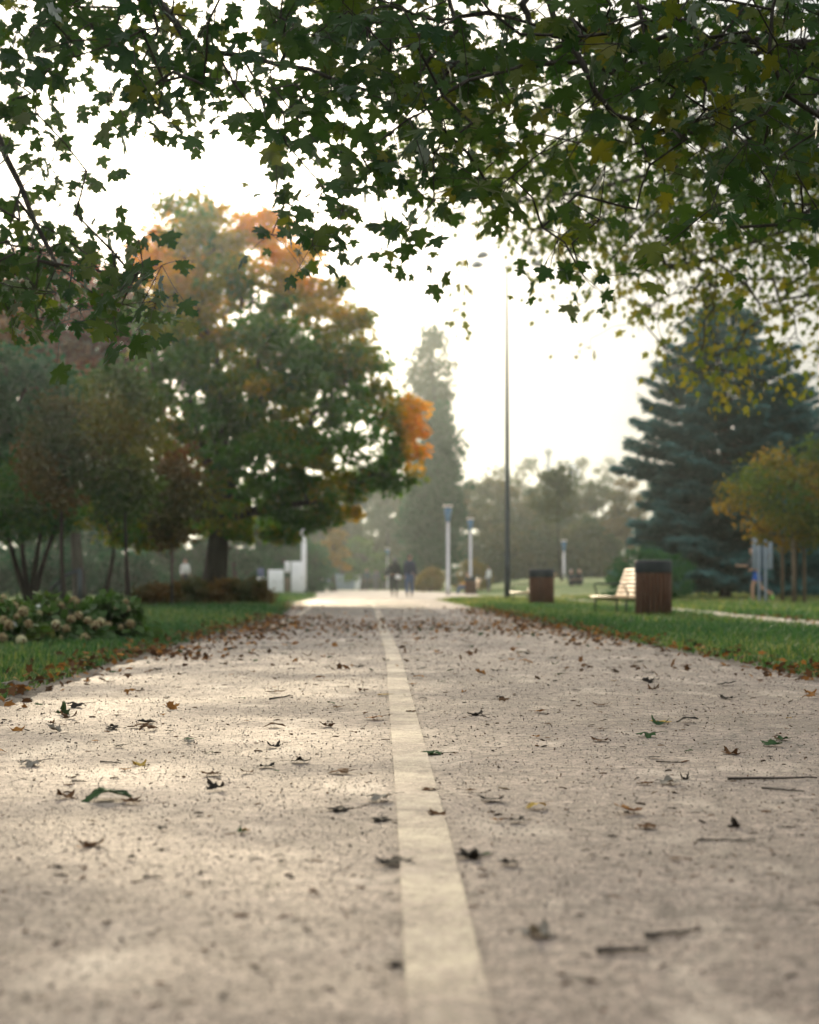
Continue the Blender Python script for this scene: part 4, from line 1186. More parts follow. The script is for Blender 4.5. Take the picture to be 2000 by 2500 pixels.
park_lamp('pale park lamp with blue funnel rising from the tawny grass clump', 1149, 108, 1264)
park_lamp('short bluish park lamp beside the dark sapling on the right lawn', 1377, 128, 1318)
park_lamp('distant park lamp with an orange tinted cap behind the walking woman', 946, 168, 1338)
park_lamp('dark park lamp with blue funnel right of the big maple trunk', 598, 118, 1307, 0.06, POLE)

# ---- white column and cabinets beside the path on the left
D = 95
b = gp(742, D)
root = thing('camera_column', 'thick white column with a round white lamp near its top, beside the cabinets', 'column', b)
hgt = at(742, 1279, D)[2]
mb = MB(); mb.tube([(0, 0, 0.25), (0, 0, hgt * 0.72), (0, 0, hgt * 0.74), (0, 0, hgt)], [0.15, 0.145, 0.11, 0.10], 18); mb.build('shaft', WHITE, root, True)
mb = MB(); mb.tube([(0, 0, 0), (0, 0, 0.26)], 0.18, 18); mb.build('foot', POLE, root, True)
mb = MB(); mb.tube([(0, 0, hgt - 0.48), (-0.13, -0.1, hgt - 0.46), (-0.16, -0.14, hgt - 0.46)], 0.03, 8); ar = mb.build('bracket', WHITE, root, True)
mb = MB(); mb.lathe([(0.001, -0.17), (0.09, -0.15), (0.155, -0.07), (0.17, 0.0), (0.15, 0.08), (0.08, 0.15), (0.001, 0.17)], (-0.16, -0.16, hgt - 0.46), 18); mb.build('globe', WHITE2, ar, True)
mb = MB(); mb.tube([(0, 0, hgt - 0.62), (0.24, -0.05, hgt - 0.60)], 0.025, 8); mb.build('bracket', WHITE, root, True)


def cabinet(label, px0, px1, py, D, depth, name='cabinet', seams=1):
    cx = (px0 + px1) / 2; b = gp(cx, D)
    w = (px1 - px0) / F * D; h = at(cx, py, D)[2] - b[2]
    root = thing(name, label, 'cabinet', b)
    mb = MB(); mb.rbox((0, 0, h / 2 + 0.04), (w, depth, h - 0.08), 0.015); mb.build('housing', WHITE, root)
    mb = MB(); mb.rbox((0, 0, 0.05), (w * 1.02, depth * 1.02, 0.10), 0.01); mb.build('plinth', CONC, root)
    for k in range(seams):
        dw = (w - 0.06) / seams
        d = MB(); d.rbox((-w / 2 + 0.03 + dw * (k + 0.5), -depth / 2 - 0.008, h / 2 + 0.04), (dw - 0.02, 0.02, h - 0.22), 0.006)
        do = d.build('door', WHITE, root)
        hm = MB(); hm.rbox((-w / 2 + 0.03 + dw * (k + 0.86), -depth / 2 - 0.03, h / 2), (0.025, 0.03, 0.14), 0.006); hm.build('handle', BINMET, do)
    return root
cabinet('tall white utility cabinet against the white column', 712, 743, 1371, 94, 0.45)
cabinet('wide lower white utility cabinet at the end of the rusty shrubs', 656, 692, 1391, 92, 0.5, seams=2)
D = 96
b = gp(702, D)
root = thing('notice_sign', 'small white notice plate on a brown post between the two white cabinets', 'sign', b)
mb = MB(); mb.rbox((0, 0, 0.45), (0.28, 0.10, 0.9), 0.01); mb.build('post', STAKE, root)
h0, h1 = at(702, 1397, D)[2], at(702, 1371, D)[2]
mb = MB(); mb.tube([(0, 0.03, 0.85), (0, 0.03, h1)], 0.025, 8); mb.build('pole', BINMET, root)
mb = MB(); mb.rbox((0, -0.02, (h0 + h1) / 2), (0.30, 0.03, h1 - h0), 0.008); mb.build('plate', WHITE, root)
b = gp(637, 93)
root = thing('sign_post', 'low post with a dark blue panel above a bright white one, over the rusty shrubs', 'sign', b)
mb = MB(); mb.tube([(0, 0.03, 0), (0, 0.03, 1.45)], 0.03, 8); mb.build('post', BINMET, root, True)
mb = MB(); mb.rbox((0, -0.01, 1.15), (0.36, 0.04, 0.46), 0.01); mb.build('blue_panel', NAVY, root)
mb = MB(); mb.rbox((0, -0.012, 0.73), (0.46, 0.05, 0.30), 0.02); mb.build('white_panel', WHITE2, root)
D = 120
b = gp(779, D)
root = thing('leaning_board', 'white board leaning on a low dark stand at the far left side of the path', 'board', b)
mb = MB(); mb.rbox((0, 0, 0.55), (1.05, 0.05, 0.42), 0.02, ry=R(-38)); mb.build('board', WHITE, root)
mb = MB(); mb.tube([(-0.3, 0.06, 0), (-0.25, 0.05, 0.5)], 0.03, 8); mb.tube([(0.3, 0.06, 0), (0.28, 0.05, 0.75)], 0.03, 8); mb.box((0, 0.08, 0.12), (0.8, 0.3, 0.2)); mb.build('stand', BINMET, root)
D = 165
b = gp(838, D)
root = thing('hoarding_fence', 'pale blue grey hoarding closing the view at the end of the path', 'fence', b)
for k in range(6):
    mb = MB(); mb.rbox((-2.05 + k * 0.70, 0.03 * (k % 2), 0.72 + 0.05 * (k % 3)), (0.68, 0.05, 1.40 + 0.1 * (k % 3)), 0.01)
    o = mb.build('panel', WHITE if k == 5 else BLUEG2, root)
    if k == 5: o['label'] = 'white end panel'
for k in range(7):
    mb = MB(); mb.rbox((-2.4 + k * 0.70, 0.07, 0.75), (0.07, 0.07, 1.5), 0.01); mb.build('post', BINMET, root)

# ---- information board on the right lawn
D = 50
b = gp(1860, D)
root = thing('information_board', 'blue grey information board on two pale posts on the right lawn', 'board', b)
zt, zb = at(1860, 1314, D)[2] - b[2], at(1860, 1389, D)[2] - b[2]
hh, zc = zt - zb, (zt + zb) / 2
m_ = D / F
for x0, x1, mat in [(1837, 1856, BLUEG2), (1856, 1873, BLUEG), (1873, 1887, BLUEG2)]:
    mb = MB(); mb.rbox((((x0 + x1) / 2 - 1860) * m_, 0.02, zc), ((x1 - x0) * m_ - 0.012, 0.03, hh), 0.006); mb.build('panel', mat, root)
for x in (1852, 1868):
    mb = MB(); mb.rbox(((x - 1860) * m_, -0.035, zt / 2), (0.075, 0.06, zt), 0.01); mb.build('post', BLUEG2, root)
# ---- stakes of the young tree
for lab, dx, D in [('left wooden stake of the staked young tree, nearest the board', 1647, 46.5), ('thin middle wooden stake close to the trunk of the staked young tree', 1670.5, 44.0), ('right wooden stake of the staked young tree, at the edge of the view', 1693, 45.0)]:
    b = gp(dx * K, D)
    hgt = at(dx * K, 1135 * K, D)[2] - b[2]
    root = thing('tree_stake', lab, 'stake', b, 0, 'stakes round the young tree')
    mb = MB(); mb.tube([(0, 0, 0), (0.01, 0, hgt * 0.5), (0, 0, hgt - 0.05), (0, 0, hgt)], [0.05, 0.048, 0.045, 0.03], 10); mb.build('post', STAKE, root, True)
    mb = MB(); mb.tube([(-0.02, -0.05, hgt - 0.2), (0.05, -0.05, hgt - 0.19), (0.06, 0.04, hgt - 0.2), (-0.05, 0.05, hgt - 0.2)], 0.015, 6); mb.build('tie', BINMET, root)

# ---- handrail on the left
D = 36
b = gp(192, D)
root = thing('handrail', 'dark metal handrail sloping down behind the hydrangeas on the left', 'handrail', b)
h1 = at(192, 1390, D)[2]
p1 = np.array([0.08, 0, h1]); p0 = at(100, 1462, D + 1.5) - b
mb = MB(); mb.tube([(0.03, 0, 0), (0.03, 0, h1 - 0.02)], 0.045, 10); mb.build('post', POLE, root, True)
mb = MB(); mb.tube([(p0[0], p0[1], -0.0), (p0[0], p0[1], p0[2])], 0.035, 10); mb.build('post', POLE, root, True)
mid_ = (p0 + np.array([0.03, 0, h1])) / 2
mb = MB(); mb.tube([(mid_[0], mid_[1], 0), tuple(mid_)], 0.03, 8); mb.build('post', POLE, root, True)
mb = MB(); mb.tube([p0 + [-0.2, 0.2, -0.12], p0, np.array([-0.25, 0, h1 - 0.12]), np.array([0.05, 0, h1])], 0.032, 10); mb.build('rail', POLE, root, True)

# ---- far tower and flats on the distant rise
D = 400
b = gp(1340, D)
root = thing('mast_tower', 'thin far tower with a wider platform on top, above the distant trees', 'tower', b)
ht = at(1340, 1104, D)[2]
mb = MB(); mb.tube([(0, 0, -0.5), (0, 0, ht * 0.5), (0, 0, ht - 1.2)], [0.9, 0.62, 0.42], 12); mb.build('shaft', CONC, root, True)
mb = MB(); mb.lathe([(0.4, ht - 2.0), (0.95, ht - 1.3), (1.0, ht - 0.5), (0.5, ht - 0.35), (0.3, ht), (0.01, ht + 0.05)], n=16); mb.build('platform', CONC, root, True)
D = 390
b = gp(1400, D)
root = thing('apartment_tower', 'pale slab of flats rising between the trees of the distant rise', 'building', b)
ht = at(1400, 1146, D)[2]
mb = MB(); mb.rbox((0, 0, ht / 2), (2.6, 5, ht), 0.1, seg=1); mb.build('wall', WHITE, root)
mb = MB(); mb.rbox((0, 0, ht + 0.12), (2.8, 5.2, 0.24), 0.03, seg=1); mb.build('roof', CONC, root)
for r_ in range(5):
    for c_ in range(2):
        mb = MB(); mb.rbox((-0.6 + 1.2 * c_, -2.52, ht - 1.6 - r_ * 2.8), (0.7, 0.06, 1.3), 0.02, seg=1); mb.build('window', NAVY, root)

# ---- hydrangeas
L_HYD = leafmat('hydrangea_leaf', [(0, (0.025, 0.060, 0.018)), (0.6, (0.052, 0.098, 0.024)), (1.0, (0.17, 0.13, 0.03))], 0.32, (1.4, 1.6, 0.7), 0.06)
FLO = leafmat('hydrangea_flower', [(0, (0.20, 0.13, 0.075)), (0.4, (0.33, 0.27, 0.15)), (0.75, (0.50, 0.47, 0.27)), (1.0, (0.62, 0.60, 0.42))], 0.3, (1.2, 1.1, 0.9), 0.02)
STEM = surf('plant_stem', (0.06, 0.055, 0.03), 0.8, 0.3, 10)


def flower_mesh(seed, t0):
    g_ = np.random.default_rng(seed); n = 110
    v = g_.normal(size=(n, 3)); v /= np.linalg.norm(v, axis=1)[:, None]
    v[:, 2] = np.where(v[:, 2] < -0.45, -v[:, 2], v[:, 2])
    P = v * np.array([1, 1, 1.15]) * g_.uniform(0.82, 1.05, n)[:, None]
    mb = MB(); leaves(mb, SMALL, P, g_.uniform(0.30, 0.46, n), np.cross(v, g_.normal(size=(n, 3))), v, np.clip(g_.normal(t0, 0.16, n), 0, 1))
    c = MB()
    mb.lathe([(0.001, -0.7), (0.45, -0.5), (0.7, 0.0), (0.6, 0.6), (0.25, 0.95), (0.001, 1.0)], n=10)
    return mb.mesh('flower_head', FLO)
FM = [flower_mesh(3, 0.75), flower_mesh(4, 0.55), flower_mesh(5, 0.38), flower_mesh(6, 0.9)]


def hydrangea(label, dx, D, rows, heads, n=55):
    T = crown_points(rows, D, n, 0, shell=0.5, dscale=0.7)
    T[:, 2] = np.maximum(T[:, 2], 0.08)
    b = gp(dx * K, D)
    root = tree('hydrangea_bush', label, b, None, 0.012, T, 0.14, 34, 0.11, OVAL, L_HYD, STEM, lambda P, C: 0.42 + 0.18 * np.sin(C[:, 0] * 7), 'hydrangeas on the left verge',
                rtip=0.003, cat='shrub', stems=[b + [0.1, 0.05, 0.25], b + [-0.12, 0, 0.25], b + [0, -0.1, 0.3], b + [0.22, 0, 0.2]], pathw=0.05)
    for hx, hy, dD, r_, k in heads:
        o = bpy.data.objects.new('flower_head', FM[k]); col.objects.link(o); o.parent = root
        p = atd(hx, hy, D + dD - 0.2) - b
        o.location = p; o.scale = (r_ * rng.uniform(0.5, 0.78),) * 3; o.rotation_euler = (rng.normal() * 0.3, rng.normal() * 0.3, rng.uniform(0, 6))
hydrangea('hydrangea with browning cream flower heads at the left edge', 10, 15.2, [(1274, -60, 30), (1292, -120, 70), (1330, -140, 85), (1375, -130, 80)],
          [(5, 1262, .2, .075, 1), (-20, 1280, 0, .08, 0), (28, 1280, .1, .075, 2), (48, 1290, -.1, .07, 1), (8, 1308, -.2, .075, 1), (18, 1318, -.35, .07, 2), (35, 1300, -.2, .06, 2), (-12, 1330, -.4, .075, 2), (45, 1350, -.5, .065, 3), (60, 1316, -.2, .065, 2), (5, 1345, -.5, .06, 2)])
hydrangea('hydrangea with tall cream and tan flower heads, middle of the group', 105, 15.8, [(1268, 60, 140), (1290, 45, 190), (1320, 40, 205), (1370, 45, 200)],
          [(83, 1294, -.1, .068, 0), (106, 1288, 0, .072, 0), (138, 1290, .1, .075, 2), (155, 1270, .2, .10, 2), (128, 1278, .1, .07, 2), (150, 1305, -.2, .085, 2), (117, 1318, -.3, .065, 3), (184, 1308, -.1, .065, 1), (212, 1312, -.1, .06, 0), (128, 1345, -.4, .055, 1), (178, 1345, -.4, .065, 2), (140, 1325, -.4, .075, 2), (98, 1330, -.4, .06, 2), (165, 1298, 0, .07, 1), (200, 1318, -.2, .065, 1)])
hydrangea('mostly leafy hydrangea with few flower heads, nearest the path', 235, 16.4, [(1268, 185, 255), (1290, 165, 290), (1325, 160, 295), (1372, 165, 270)],
          [(266, 1268, 0, .055, 2), (244, 1281, 0, .04, 0), (388 * .69, 1283, 0, .06, 0), (228, 1320, -.2, .07, 2), (275, 1315, -.2, .06, 2), (255, 1322, -.25, .05, 2)], 60)

# ================================================================ PEOPLE
SKIN = surf('skin', (0.46, 0.26, 0.18), 0.55, 0.08, 10)


def cloth(name, c, rough=0.85): return surf(name, c, rough, 0.15, 12, 0.2, 120)


def unit(v):
    v = np.asarray(v, float); return v / np.linalg.norm(v)


def make_person(label, loc, rz, h=1.75, torso=(0, 0.02, 1), head=(0, 0.05, 1), legs=None, arms=None, garments=(), hair=None, sit=None, group=None, tilt=None):
    """legs / arms: ((thigh dir, shin dir, foot dir), ...) left then right; local +y is forward"""
    s = h / 1.75
    J, E, Rd, seg = [], [], [], []
    def v(p, r, parent=None, name='torso'):
        J.append(np.asarray(p, float)); Rd.append(r if isinstance(r, tuple) else (r, r)); seg.append(name)
        if parent is not None: E.append((parent, len(J) - 1))
        return len(J) - 1
    t = unit(torso)
    pel = v((0, 0, 0), (0.155 * s, 0.110 * s))
    wai = v(t * 0.17 * s, (0.128 * s, 0.098 * s), pel)
    che = v(t * 0.36 * s, (0.160 * s, 0.112 * s), wai)
    nb = v(t * 0.50 * s, (0.075 * s, 0.070 * s), che, 'neck')
    hd = unit(head)
    n1 = v(J[nb] + hd * 0.07 * s, 0.052 * s, nb, 'neck')
    h1 = v(J[n1] + hd * 0.065 * s, (0.066 * s, 0.080 * s), n1, 'head')
    h2 = v(J[h1] + hd * 0.080 * s, (0.078 * s, 0.098 * s), h1, 'head')
    h3 = v(J[h2] + hd * 0.070 * s, (0.062 * s, 0.078 * s), h2, 'head')
    fw = unit(np.array([0, 1.0, 0]) - hd * hd[1])
    v(J[h1] + fw * 0.105 * s + hd * 0.03 * s, 0.013 * s, h1, 'head')          # nose
    v(J[h1] + fw * 0.080 * s - hd * 0.035 * s, 0.020 * s, h1, 'head')         # chin and mouth
    for sg in (-1, 1): v(J[h1] + np.array([sg * 0.082 * s, -0.01, 0]) + hd * 0.02 * s, 0.014 * s, h1, 'head')
    for i, sg in enumerate((-1, 1)):
        th, sh, ft = [unit(q) for q in legs[i]]
        hp = v(np.array([sg * 0.088 * s, 0, -0.05 * s]), 0.092 * s, pel, 'hip')
        m = v(J[hp] + th * 0.21 * s, 0.078 * s, hp, 'thigh')
        k = v(J[hp] + th * 0.42 * s, 0.058 * s, m, 'knee')
        c = v(J[k] + sh * 0.16 * s, 0.056 * s, k, 'shin')
        a = v(J[k] + sh * 0.41 * s, 0.036 * s, c, 'shin')
        hl = v(J[a] - ft * 0.035 * s + sh * 0.035 * s, 0.034 * s, a, 'foot')
        b = v(J[a] + ft * 0.10 * s + sh * 0.042 * s, 0.036 * s, a, 'foot')
        v(J[a] + ft * 0.19 * s + sh * 0.05 * s, 0.026 * s, b, 'foot')
    for i, sg in enumerate((-1, 1)):
        ua, fa = [unit(q) for q in arms[i]]
        so_ = v(J[che] + np.array([sg * 0.165 * s, 0, 0]) + t * 0.075 * s, 0.060 * s, che, 'arm')
        m = v(J[so_] + ua * 0.14 * s, 0.050 * s, so_, 'arm')
        e = v(J[so_] + ua * 0.29 * s, 0.041 * s, m, 'arm')
        f = v(J[e] + fa * 0.11 * s, 0.037 * s, e, 'fore')
        w = v(J[e] + fa * 0.25 * s, 0.026 * s, f, 'fore')
        p = v(J[w] + fa * 0.075 * s, (0.034 * s, 0.020 * s), w, 'hand')
        side = unit(np.cross(fa, [sg, 0.001, 0.2])); inw = np.array([-sg, 0, 0.0])
        for q, ln in zip((-0.030, -0.010, 0.010, 0.030), (0.062, 0.075, 0.080, 0.070)):
            a1 = v(J[p] + side * q * s + fa * ln * 0.55 * s, 0.0095 * s, p, 'hand')
            v(J[a1] + (fa * 0.45 + inw * 0.25) * ln * s, 0.0080 * s, a1, 'hand')
        th_ = v(J[w] + side * 0.038 * s + fa * 0.045 * s, 0.0105 * s, w, 'hand')
        v(J[th_] + fa * 0.045 * s + side * 0.01 * s, 0.009 * s, th_, 'hand')
    me = bpy.data.meshes.new('person_body')
    me.from_pydata([tuple(p) for p in J], E, [])
    o = bpy.data.objects.new('person_tmp', me); col.objects.link(o)
    sk = o.modifiers.new('skin', 'SKIN'); sk.use_smooth_shade = True
    for i, r in enumerate(Rd):
        me.skin_vertices[0].data[i].radius = r
        me.skin_vertices[0].data[i].use_root = (i == 0)
    sb = o.modifiers.new('sub', 'SUBSURF'); sb.levels = 1; sb.render_levels = 1
    dg = bpy.context.evaluated_depsgraph_get(); dg.update()
    body = bpy.data.meshes.new_from_object(o.evaluated_get(dg))
    bpy.data.objects.remove(o); bpy.data.meshes.remove(me)
    n = len(body.vertices)
    V = np.zeros(n * 3, np.float32); body.vertices.foreach_get('co', V); V = V.reshape(-1, 3)
    NN_ = np.zeros(n * 3, np.float32); body.vertex_normals.foreach_get('vector', NN_); NN_ = NN_.reshape(-1, 3)
    lo = V[:, 2].min() if sit is None else -sit
    V0 = V - [0, 0, lo]
    body.vertices.foreach_set('co', V0.astype(np.float32).ravel())
    body.materials.clear(); body.materials.append(SKIN); body.name = 'person'
    root = bpy.data.objects.new('person', body); col.objects.link(root)
    root.location = tuple(float(q) for q in loc); root.rotation_euler = (0, 0, rz)
    tag(root, label, 'person', group)
    # nearest bone of every vertex
    segs = [(J[a], J[b], seg[b], a, b) for a, b in E]
    best = np.full(n, 1e9); lab = np.zeros(n, int); par_t = np.zeros(n)
    for i, (a, b, nm, ia, ib) in enumerate(segs):
        ab = b - a; tt = np.clip(((V - a) @ ab) / (ab @ ab + 1e-9), 0, 1)
        d = np.linalg.norm(V - (a + tt[:, None] * ab), axis=1) - (Rd[ia][0] * (1 - tt) + Rd[ib][0] * tt) * 0.6
        m = d < best; best[m] = d[m]; lab[m] = i; par_t[m] = tt[m]
    names = np.array([q[2] for q in segs])[lab]
    polys = [list(p.vertices) for p in body.polygons]
    zrel = V[:, 2] - J[pel][2]
    def shell(name, mask, off, mat, extra=None):
        fs = [p for p in polys if sum(mask[i] for i in p) >= len(p) - 0]
        used = sorted({i for p in fs for i in p}); mp_ = {q: k for k, q in enumerate(used)}
        if not used: return
        W = V0[used] + NN_[used] * off * s
        m2 = bpy.data.meshes.new(name)
        m2.from_pydata([tuple(map(float, q)) for q in W], [], [[mp_[i] for i in p] for p in fs])
        m2.polygons.foreach_set('use_smooth', np.ones(len(m2.polygons), bool))
        m2.materials.append(mat)
        q = bpy.data.objects.new(name, m2); col.objects.link(q); q.parent = root
        return q
    for nm, parts, off, mat in garments:
        mask = np.isin(names, parts)
        if 'torso' in parts and nm in ('jacket', 'shirt', 'top', 'sweater'): mask |= (names == 'hip') & (zrel > -0.02) | ((names == 'neck') & (zrel < (J[nb] + hd * 0.02)[2]))
        if nm == 'shorts': mask = (names == 'hip') | ((names == 'thigh')) | ((names == 'torso') & (zrel < 0.06)) | ((names == 'knee') & (par_t < 0.2))
        if nm == 'trousers': mask |= (names == 'torso') & (zrel < 0.06)
        shell(nm, mask, off, mat)
    if hair:
        mat, style = hair
        hz = V @ hd
        fwd = V @ fw
        c = J[h2] @ hd; cf = J[h2] @ fw
        mask = np.isin(names, ['head', 'neck']) & (((hz > c + 0.015 * s) & (fwd < cf + 0.075 * s)) | ((fwd < cf + 0.0 * s) & (hz > c - 0.10 * s)))
        shell('hair', mask, 0.016, mat)
        if style == 'long':
            mb = MB()
            P = [J[h2] - fw * 0.05 * s + hd * 0.03 * s, J[h1] - fw * 0.085 * s, J[nb] - fw * 0.10 * s, J[che] - fw * 0.115 * s + t * 0.03 * s, J[che] - fw * 0.125 * s - t * 0.10 * s, J[wai] - fw * 0.12 * s]
            mb.tube(np.array(P) - [0, 0, lo], np.array([0.07, 0.092, 0.095, 0.088, 0.065, 0.02]) * s, 12)
            V_ = mb.V[0]
            mb.build('hair', mat, root, True)
    return root


TOP = ['torso', 'arm', 'fore', 'neck']
down = (0, 0, -1)
ft = (0, 1, 0)
BLACK = cloth('black_cloth', (0.014, 0.017, 0.019)); NAVYC = cloth('navy_cloth', (0.020, 0.028, 0.055)); JEANS = cloth('jeans', (0.060, 0.095, 0.185)); DK = cloth('dark_leggings', (0.016, 0.020, 0.024))
TEAL = cloth('dark_teal_cloth', (0.025, 0.050, 0.062)); GREYC = cloth('grey_cloth', (0.075, 0.085, 0.095)); PINK = cloth('pale_pink_cloth', (0.50, 0.36, 0.36)); ORANGE = cloth('orange_cloth', (0.62, 0.30, 0.04))
WSH = cloth('white_shirt', (0.70, 0.69, 0.68)); BSHORT = cloth('bright_blue_shorts', (0.015, 0.09, 0.42)); NEON = surf('neon_shoes', (0.30, 0.75, 0.12), 0.5, 0.08, 8); SHOE = surf('pale_shoes', (0.40, 0.37, 0.34), 0.6, 0.1, 8); DSHOE = surf('dark_shoes', (0.03, 0.03, 0.035), 0.6, 0.1, 8)
HB = surf('black_hair', (0.010, 0.010, 0.012), 0.45, 0.3, 30); HBR = surf('brown_hair', (0.060, 0.034, 0.020), 0.5, 0.3, 30); HBL = surf('fair_hair', (0.30, 0.19, 0.09), 0.5, 0.3, 30)

GW = 'people walking away along the path'
w = make_person('person with long black hair, black jacket and leggings walking away, white bag on the hip', gp(963, 74), R(3), 1.68, (0.02, 0.03, 1), (0.0, 0.08, 1),
                legs=[((-0.04, 0.16, -1), (0, -0.08, -1), ft), ((0.03, -0.14, -1), (0, -0.32, -1), (0, 1, -0.4))],
                arms=[((-0.50, 0.06, -1), (-0.40, 0.20, -1)), ((0.30, 0.05, -1), (0.05, 0.45, -1))],
                garments=[('trousers', ['hip', 'thigh', 'knee', 'shin'], 0.012, DK), ('jacket', TOP, 0.030, BLACK), ('shoe', ['foot'], 0.008, SHOE)], hair=(HB, 'long'), group=GW)
make_person('taller person in navy sweater and blue jeans walking away next to the black haired one', gp(1000, 74.5), R(-2), 1.82, (0.0, 0.02, 1), (0.06, 0.06, 1),
            legs=[((-0.03, -0.12, -1), (0, -0.25, -1), (0, 1, -0.3)), ((0.03, 0.14, -1), (0, -0.06, -1), ft)],
            arms=[((-0.22, 0.10, -1), (0.02, 0.30, -1)), ((0.20, -0.08, -1), (0.05, 0.15, -1))],
            garments=[('trousers', ['hip', 'thigh', 'knee', 'shin'], 0.022, JEANS), ('sweater', TOP, 0.024, NAVYC), ('shoe', ['foot'], 0.010, SHOE)], hair=(HBR, 'short'), group=GW)
b = gp(972, 73.85)
bag = thing('shoulder_bag', 'small white shoulder bag worn on the hip of the black haired walker', 'bag', (b[0], b[1], 0.86), R(10))
mb = MB(); mb.rbox((0, 0, 0), (0.24, 0.08, 0.17), 0.03, ry=R(12)); mb.build('pouch', WHITE2, bag, True)
mb = MB(); mb.rbox((0, -0.043, 0.02), (0.22, 0.012, 0.10), 0.005, ry=R(12)); mb.build('flap', WHITE, bag, True)
mb = MB(); mb.tube([(-0.11, 0.02, 0.05), (-0.16, 0.02, 0.25), (-0.24, 0.06, 0.52)], 0.012, 6); mb.tube([(0.11, 0.02, 0.05), (0.0, 0.03, 0.3), (-0.20, 0.05, 0.52)], 0.010, 6); mb.build('strap', DSHOE, bag, True)
make_person('distant person in dark teal clothes walking at the left of the far pair', gp(896, 136), R(2), 1.76, legs=[((-0.04, 0.15, -1), (0, -0.05, -1), ft), ((0.04, -0.12, -1), (0, -0.3, -1), ft)],
            arms=[((-0.2, 0.1, -1), (0, 0.2, -1)), ((0.2, -0.1, -1), (0, 0.2, -1))], garments=[('trousers', ['hip', 'thigh', 'knee', 'shin'], 0.02, DK), ('jacket', TOP, 0.035, TEAL), ('shoe', ['foot'], 0.01, DSHOE)], hair=(HBL, 'short'), group=GW)
make_person('distant person in a loose grey jacket walking at the right of the far pair', gp(918, 137), R(-3), 1.70, legs=[((-0.04, -0.13, -1), (0, -0.3, -1), ft), ((0.04, 0.15, -1), (0, -0.05, -1), ft)],
            arms=[((-0.45, 0.1, -1), (0, 0.3, -1)), ((0.5, 0, -1), (0.2, 0.2, -1))], garments=[('trousers', ['hip', 'thigh', 'knee', 'shin'], 0.03, GREYC), ('jacket', TOP, 0.05, GREYC), ('shoe', ['foot'], 0.01, DSHOE)], hair=(HBR, 'short'), group=GW)
# sitting on the far bench, facing left
make_person('person in an orange top and blue jeans sitting on the far bench behind the bin', gp(1139, 92.2), R(95), 1.72, (0, -0.22, 1), (0, 0.15, 1),
            legs=[((-0.1, 1, -0.05), (0, 0.25, -1), ft), ((0.12, 1, -0.02), (0, 0.05, -1), ft)], arms=[((-0.2, 0.45, -1), (0.1, 1, -0.2)), ((0.2, 0.4, -1), (-0.1, 1, -0.1))],
            garments=[('trousers', ['hip', 'thigh', 'knee', 'shin'], 0.022, JEANS), ('sweater', TOP, 0.03, ORANGE), ('shoe', ['foot'], 0.01, SHOE)], hair=(HBR, 'short'), sit=0.44)
make_person('distant person in a white shirt standing right of the tawny grass clump', gp(1194, 112), R(60), 1.66, legs=[((-0.05, 0, -1), down, ft), ((0.05, 0.02, -1), down, ft)],
            arms=[((-0.15, 0.1, -1), (0, 0.4, -1)), ((0.15, 0.1, -1), (0, 0.4, -1))], garments=[('trousers', ['hip', 'thigh', 'knee', 'shin'], 0.02, GREYC), ('shirt', TOP, 0.03, WSH), ('shoe', ['foot'], 0.01, DSHOE)], hair=(HBR, 'short'))
# sitting on the far lawn
for lab, px, hairm, topm, rz, hs in [('person with long fair hair and dark top sitting on the far right lawn', 1414, HBL, BLACK, R(160), 'long'), ('person with a pale head covering and dark top sitting on the far right lawn', 1395, WHITE2, DK, R(200), 'short')]:
    make_person(lab, gp(px, 96), rz, 1.66, (0, -0.10, 1), (0, 0.12, 1), legs=[((-0.5, 0.8, 0.55), (0.2, 0.35, -0.9), ft), ((0.5, 0.8, 0.55), (-0.2, 0.35, -0.9), ft)],
                arms=[((-0.25, 0.6, -0.8), (0.2, 0.9, 0.0)), ((0.25, 0.6, -0.8), (-0.2, 0.9, 0.0))],
                garments=[('trousers', ['hip', 'thigh', 'knee', 'shin'], 0.022, DK), ('sweater', TOP, 0.03, topm), ('shoe', ['foot'], 0.01, SHOE)], hair=(hairm, hs), sit=0.14, group='people sitting on the far lawn')
# behind the left shrubs
make_person('person in a white shirt and dark trousers standing beyond the left shrubs', gp(452, 96), R(200), 1.76, legs=[((-0.05, 0, -1), down, ft), ((0.05, 0.03, -1), down, ft)],
            arms=[((-0.2, 0.1, -1), (0, 0.5, -1)), ((0.2, 0.1, -1), (0, 0.5, -1))], garments=[('trousers', ['hip', 'thigh', 'knee', 'shin'], 0.02, DK), ('shirt', TOP, 0.03, WSH), ('shoe', ['foot'], 0.01, DSHOE)], hair=(HB, 'short'))
make_person('person in a pale pink top and blue jeans standing far off beyond the handrail', gp(262, 128), R(150), 1.68, legs=[((-0.05, 0, -1), down, ft), ((0.05, 0.03, -1), down, ft)],
            arms=[((-0.2, 0.1, -1), (0, 0.5, -1)), ((0.2, 0.1, -1), (0, 0.5, -1))], garments=[('trousers', ['hip', 'thigh', 'knee', 'shin'], 0.02, JEANS), ('top', TOP, 0.03, PINK), ('shoe', ['foot'], 0.01, DSHOE)], hair=(HBL, 'long'))
# the jogger behind the information board, running to the left
D = 54
make_person('jogger in bright blue shorts and neon shoes running left behind the information board', gp(1848, D), R(88), 1.78, (0, 0.20, 1), (0, 0.25, 1),
            legs=[((-0.04, 0.42, -1), (0, -0.02, -1), (0, 1, 0.12)), ((0.05, -0.30, -1), (0, -1.0, -0.62), (0, 0.2, -1))],
            arms=[((-0.2, -0.6, -0.9), (0.1, 0.9, -0.35)), ((0.2, 0.55, -0.8), (-0.1, 1, 0.10))],
            garments=[('shorts', [], 0.030, BSHORT), ('shirt', ['torso', 'arm', 'neck'], 0.022, GREYC), ('shoe', ['foot'], 0.016, NEON)], hair=(HBR, 'short'))

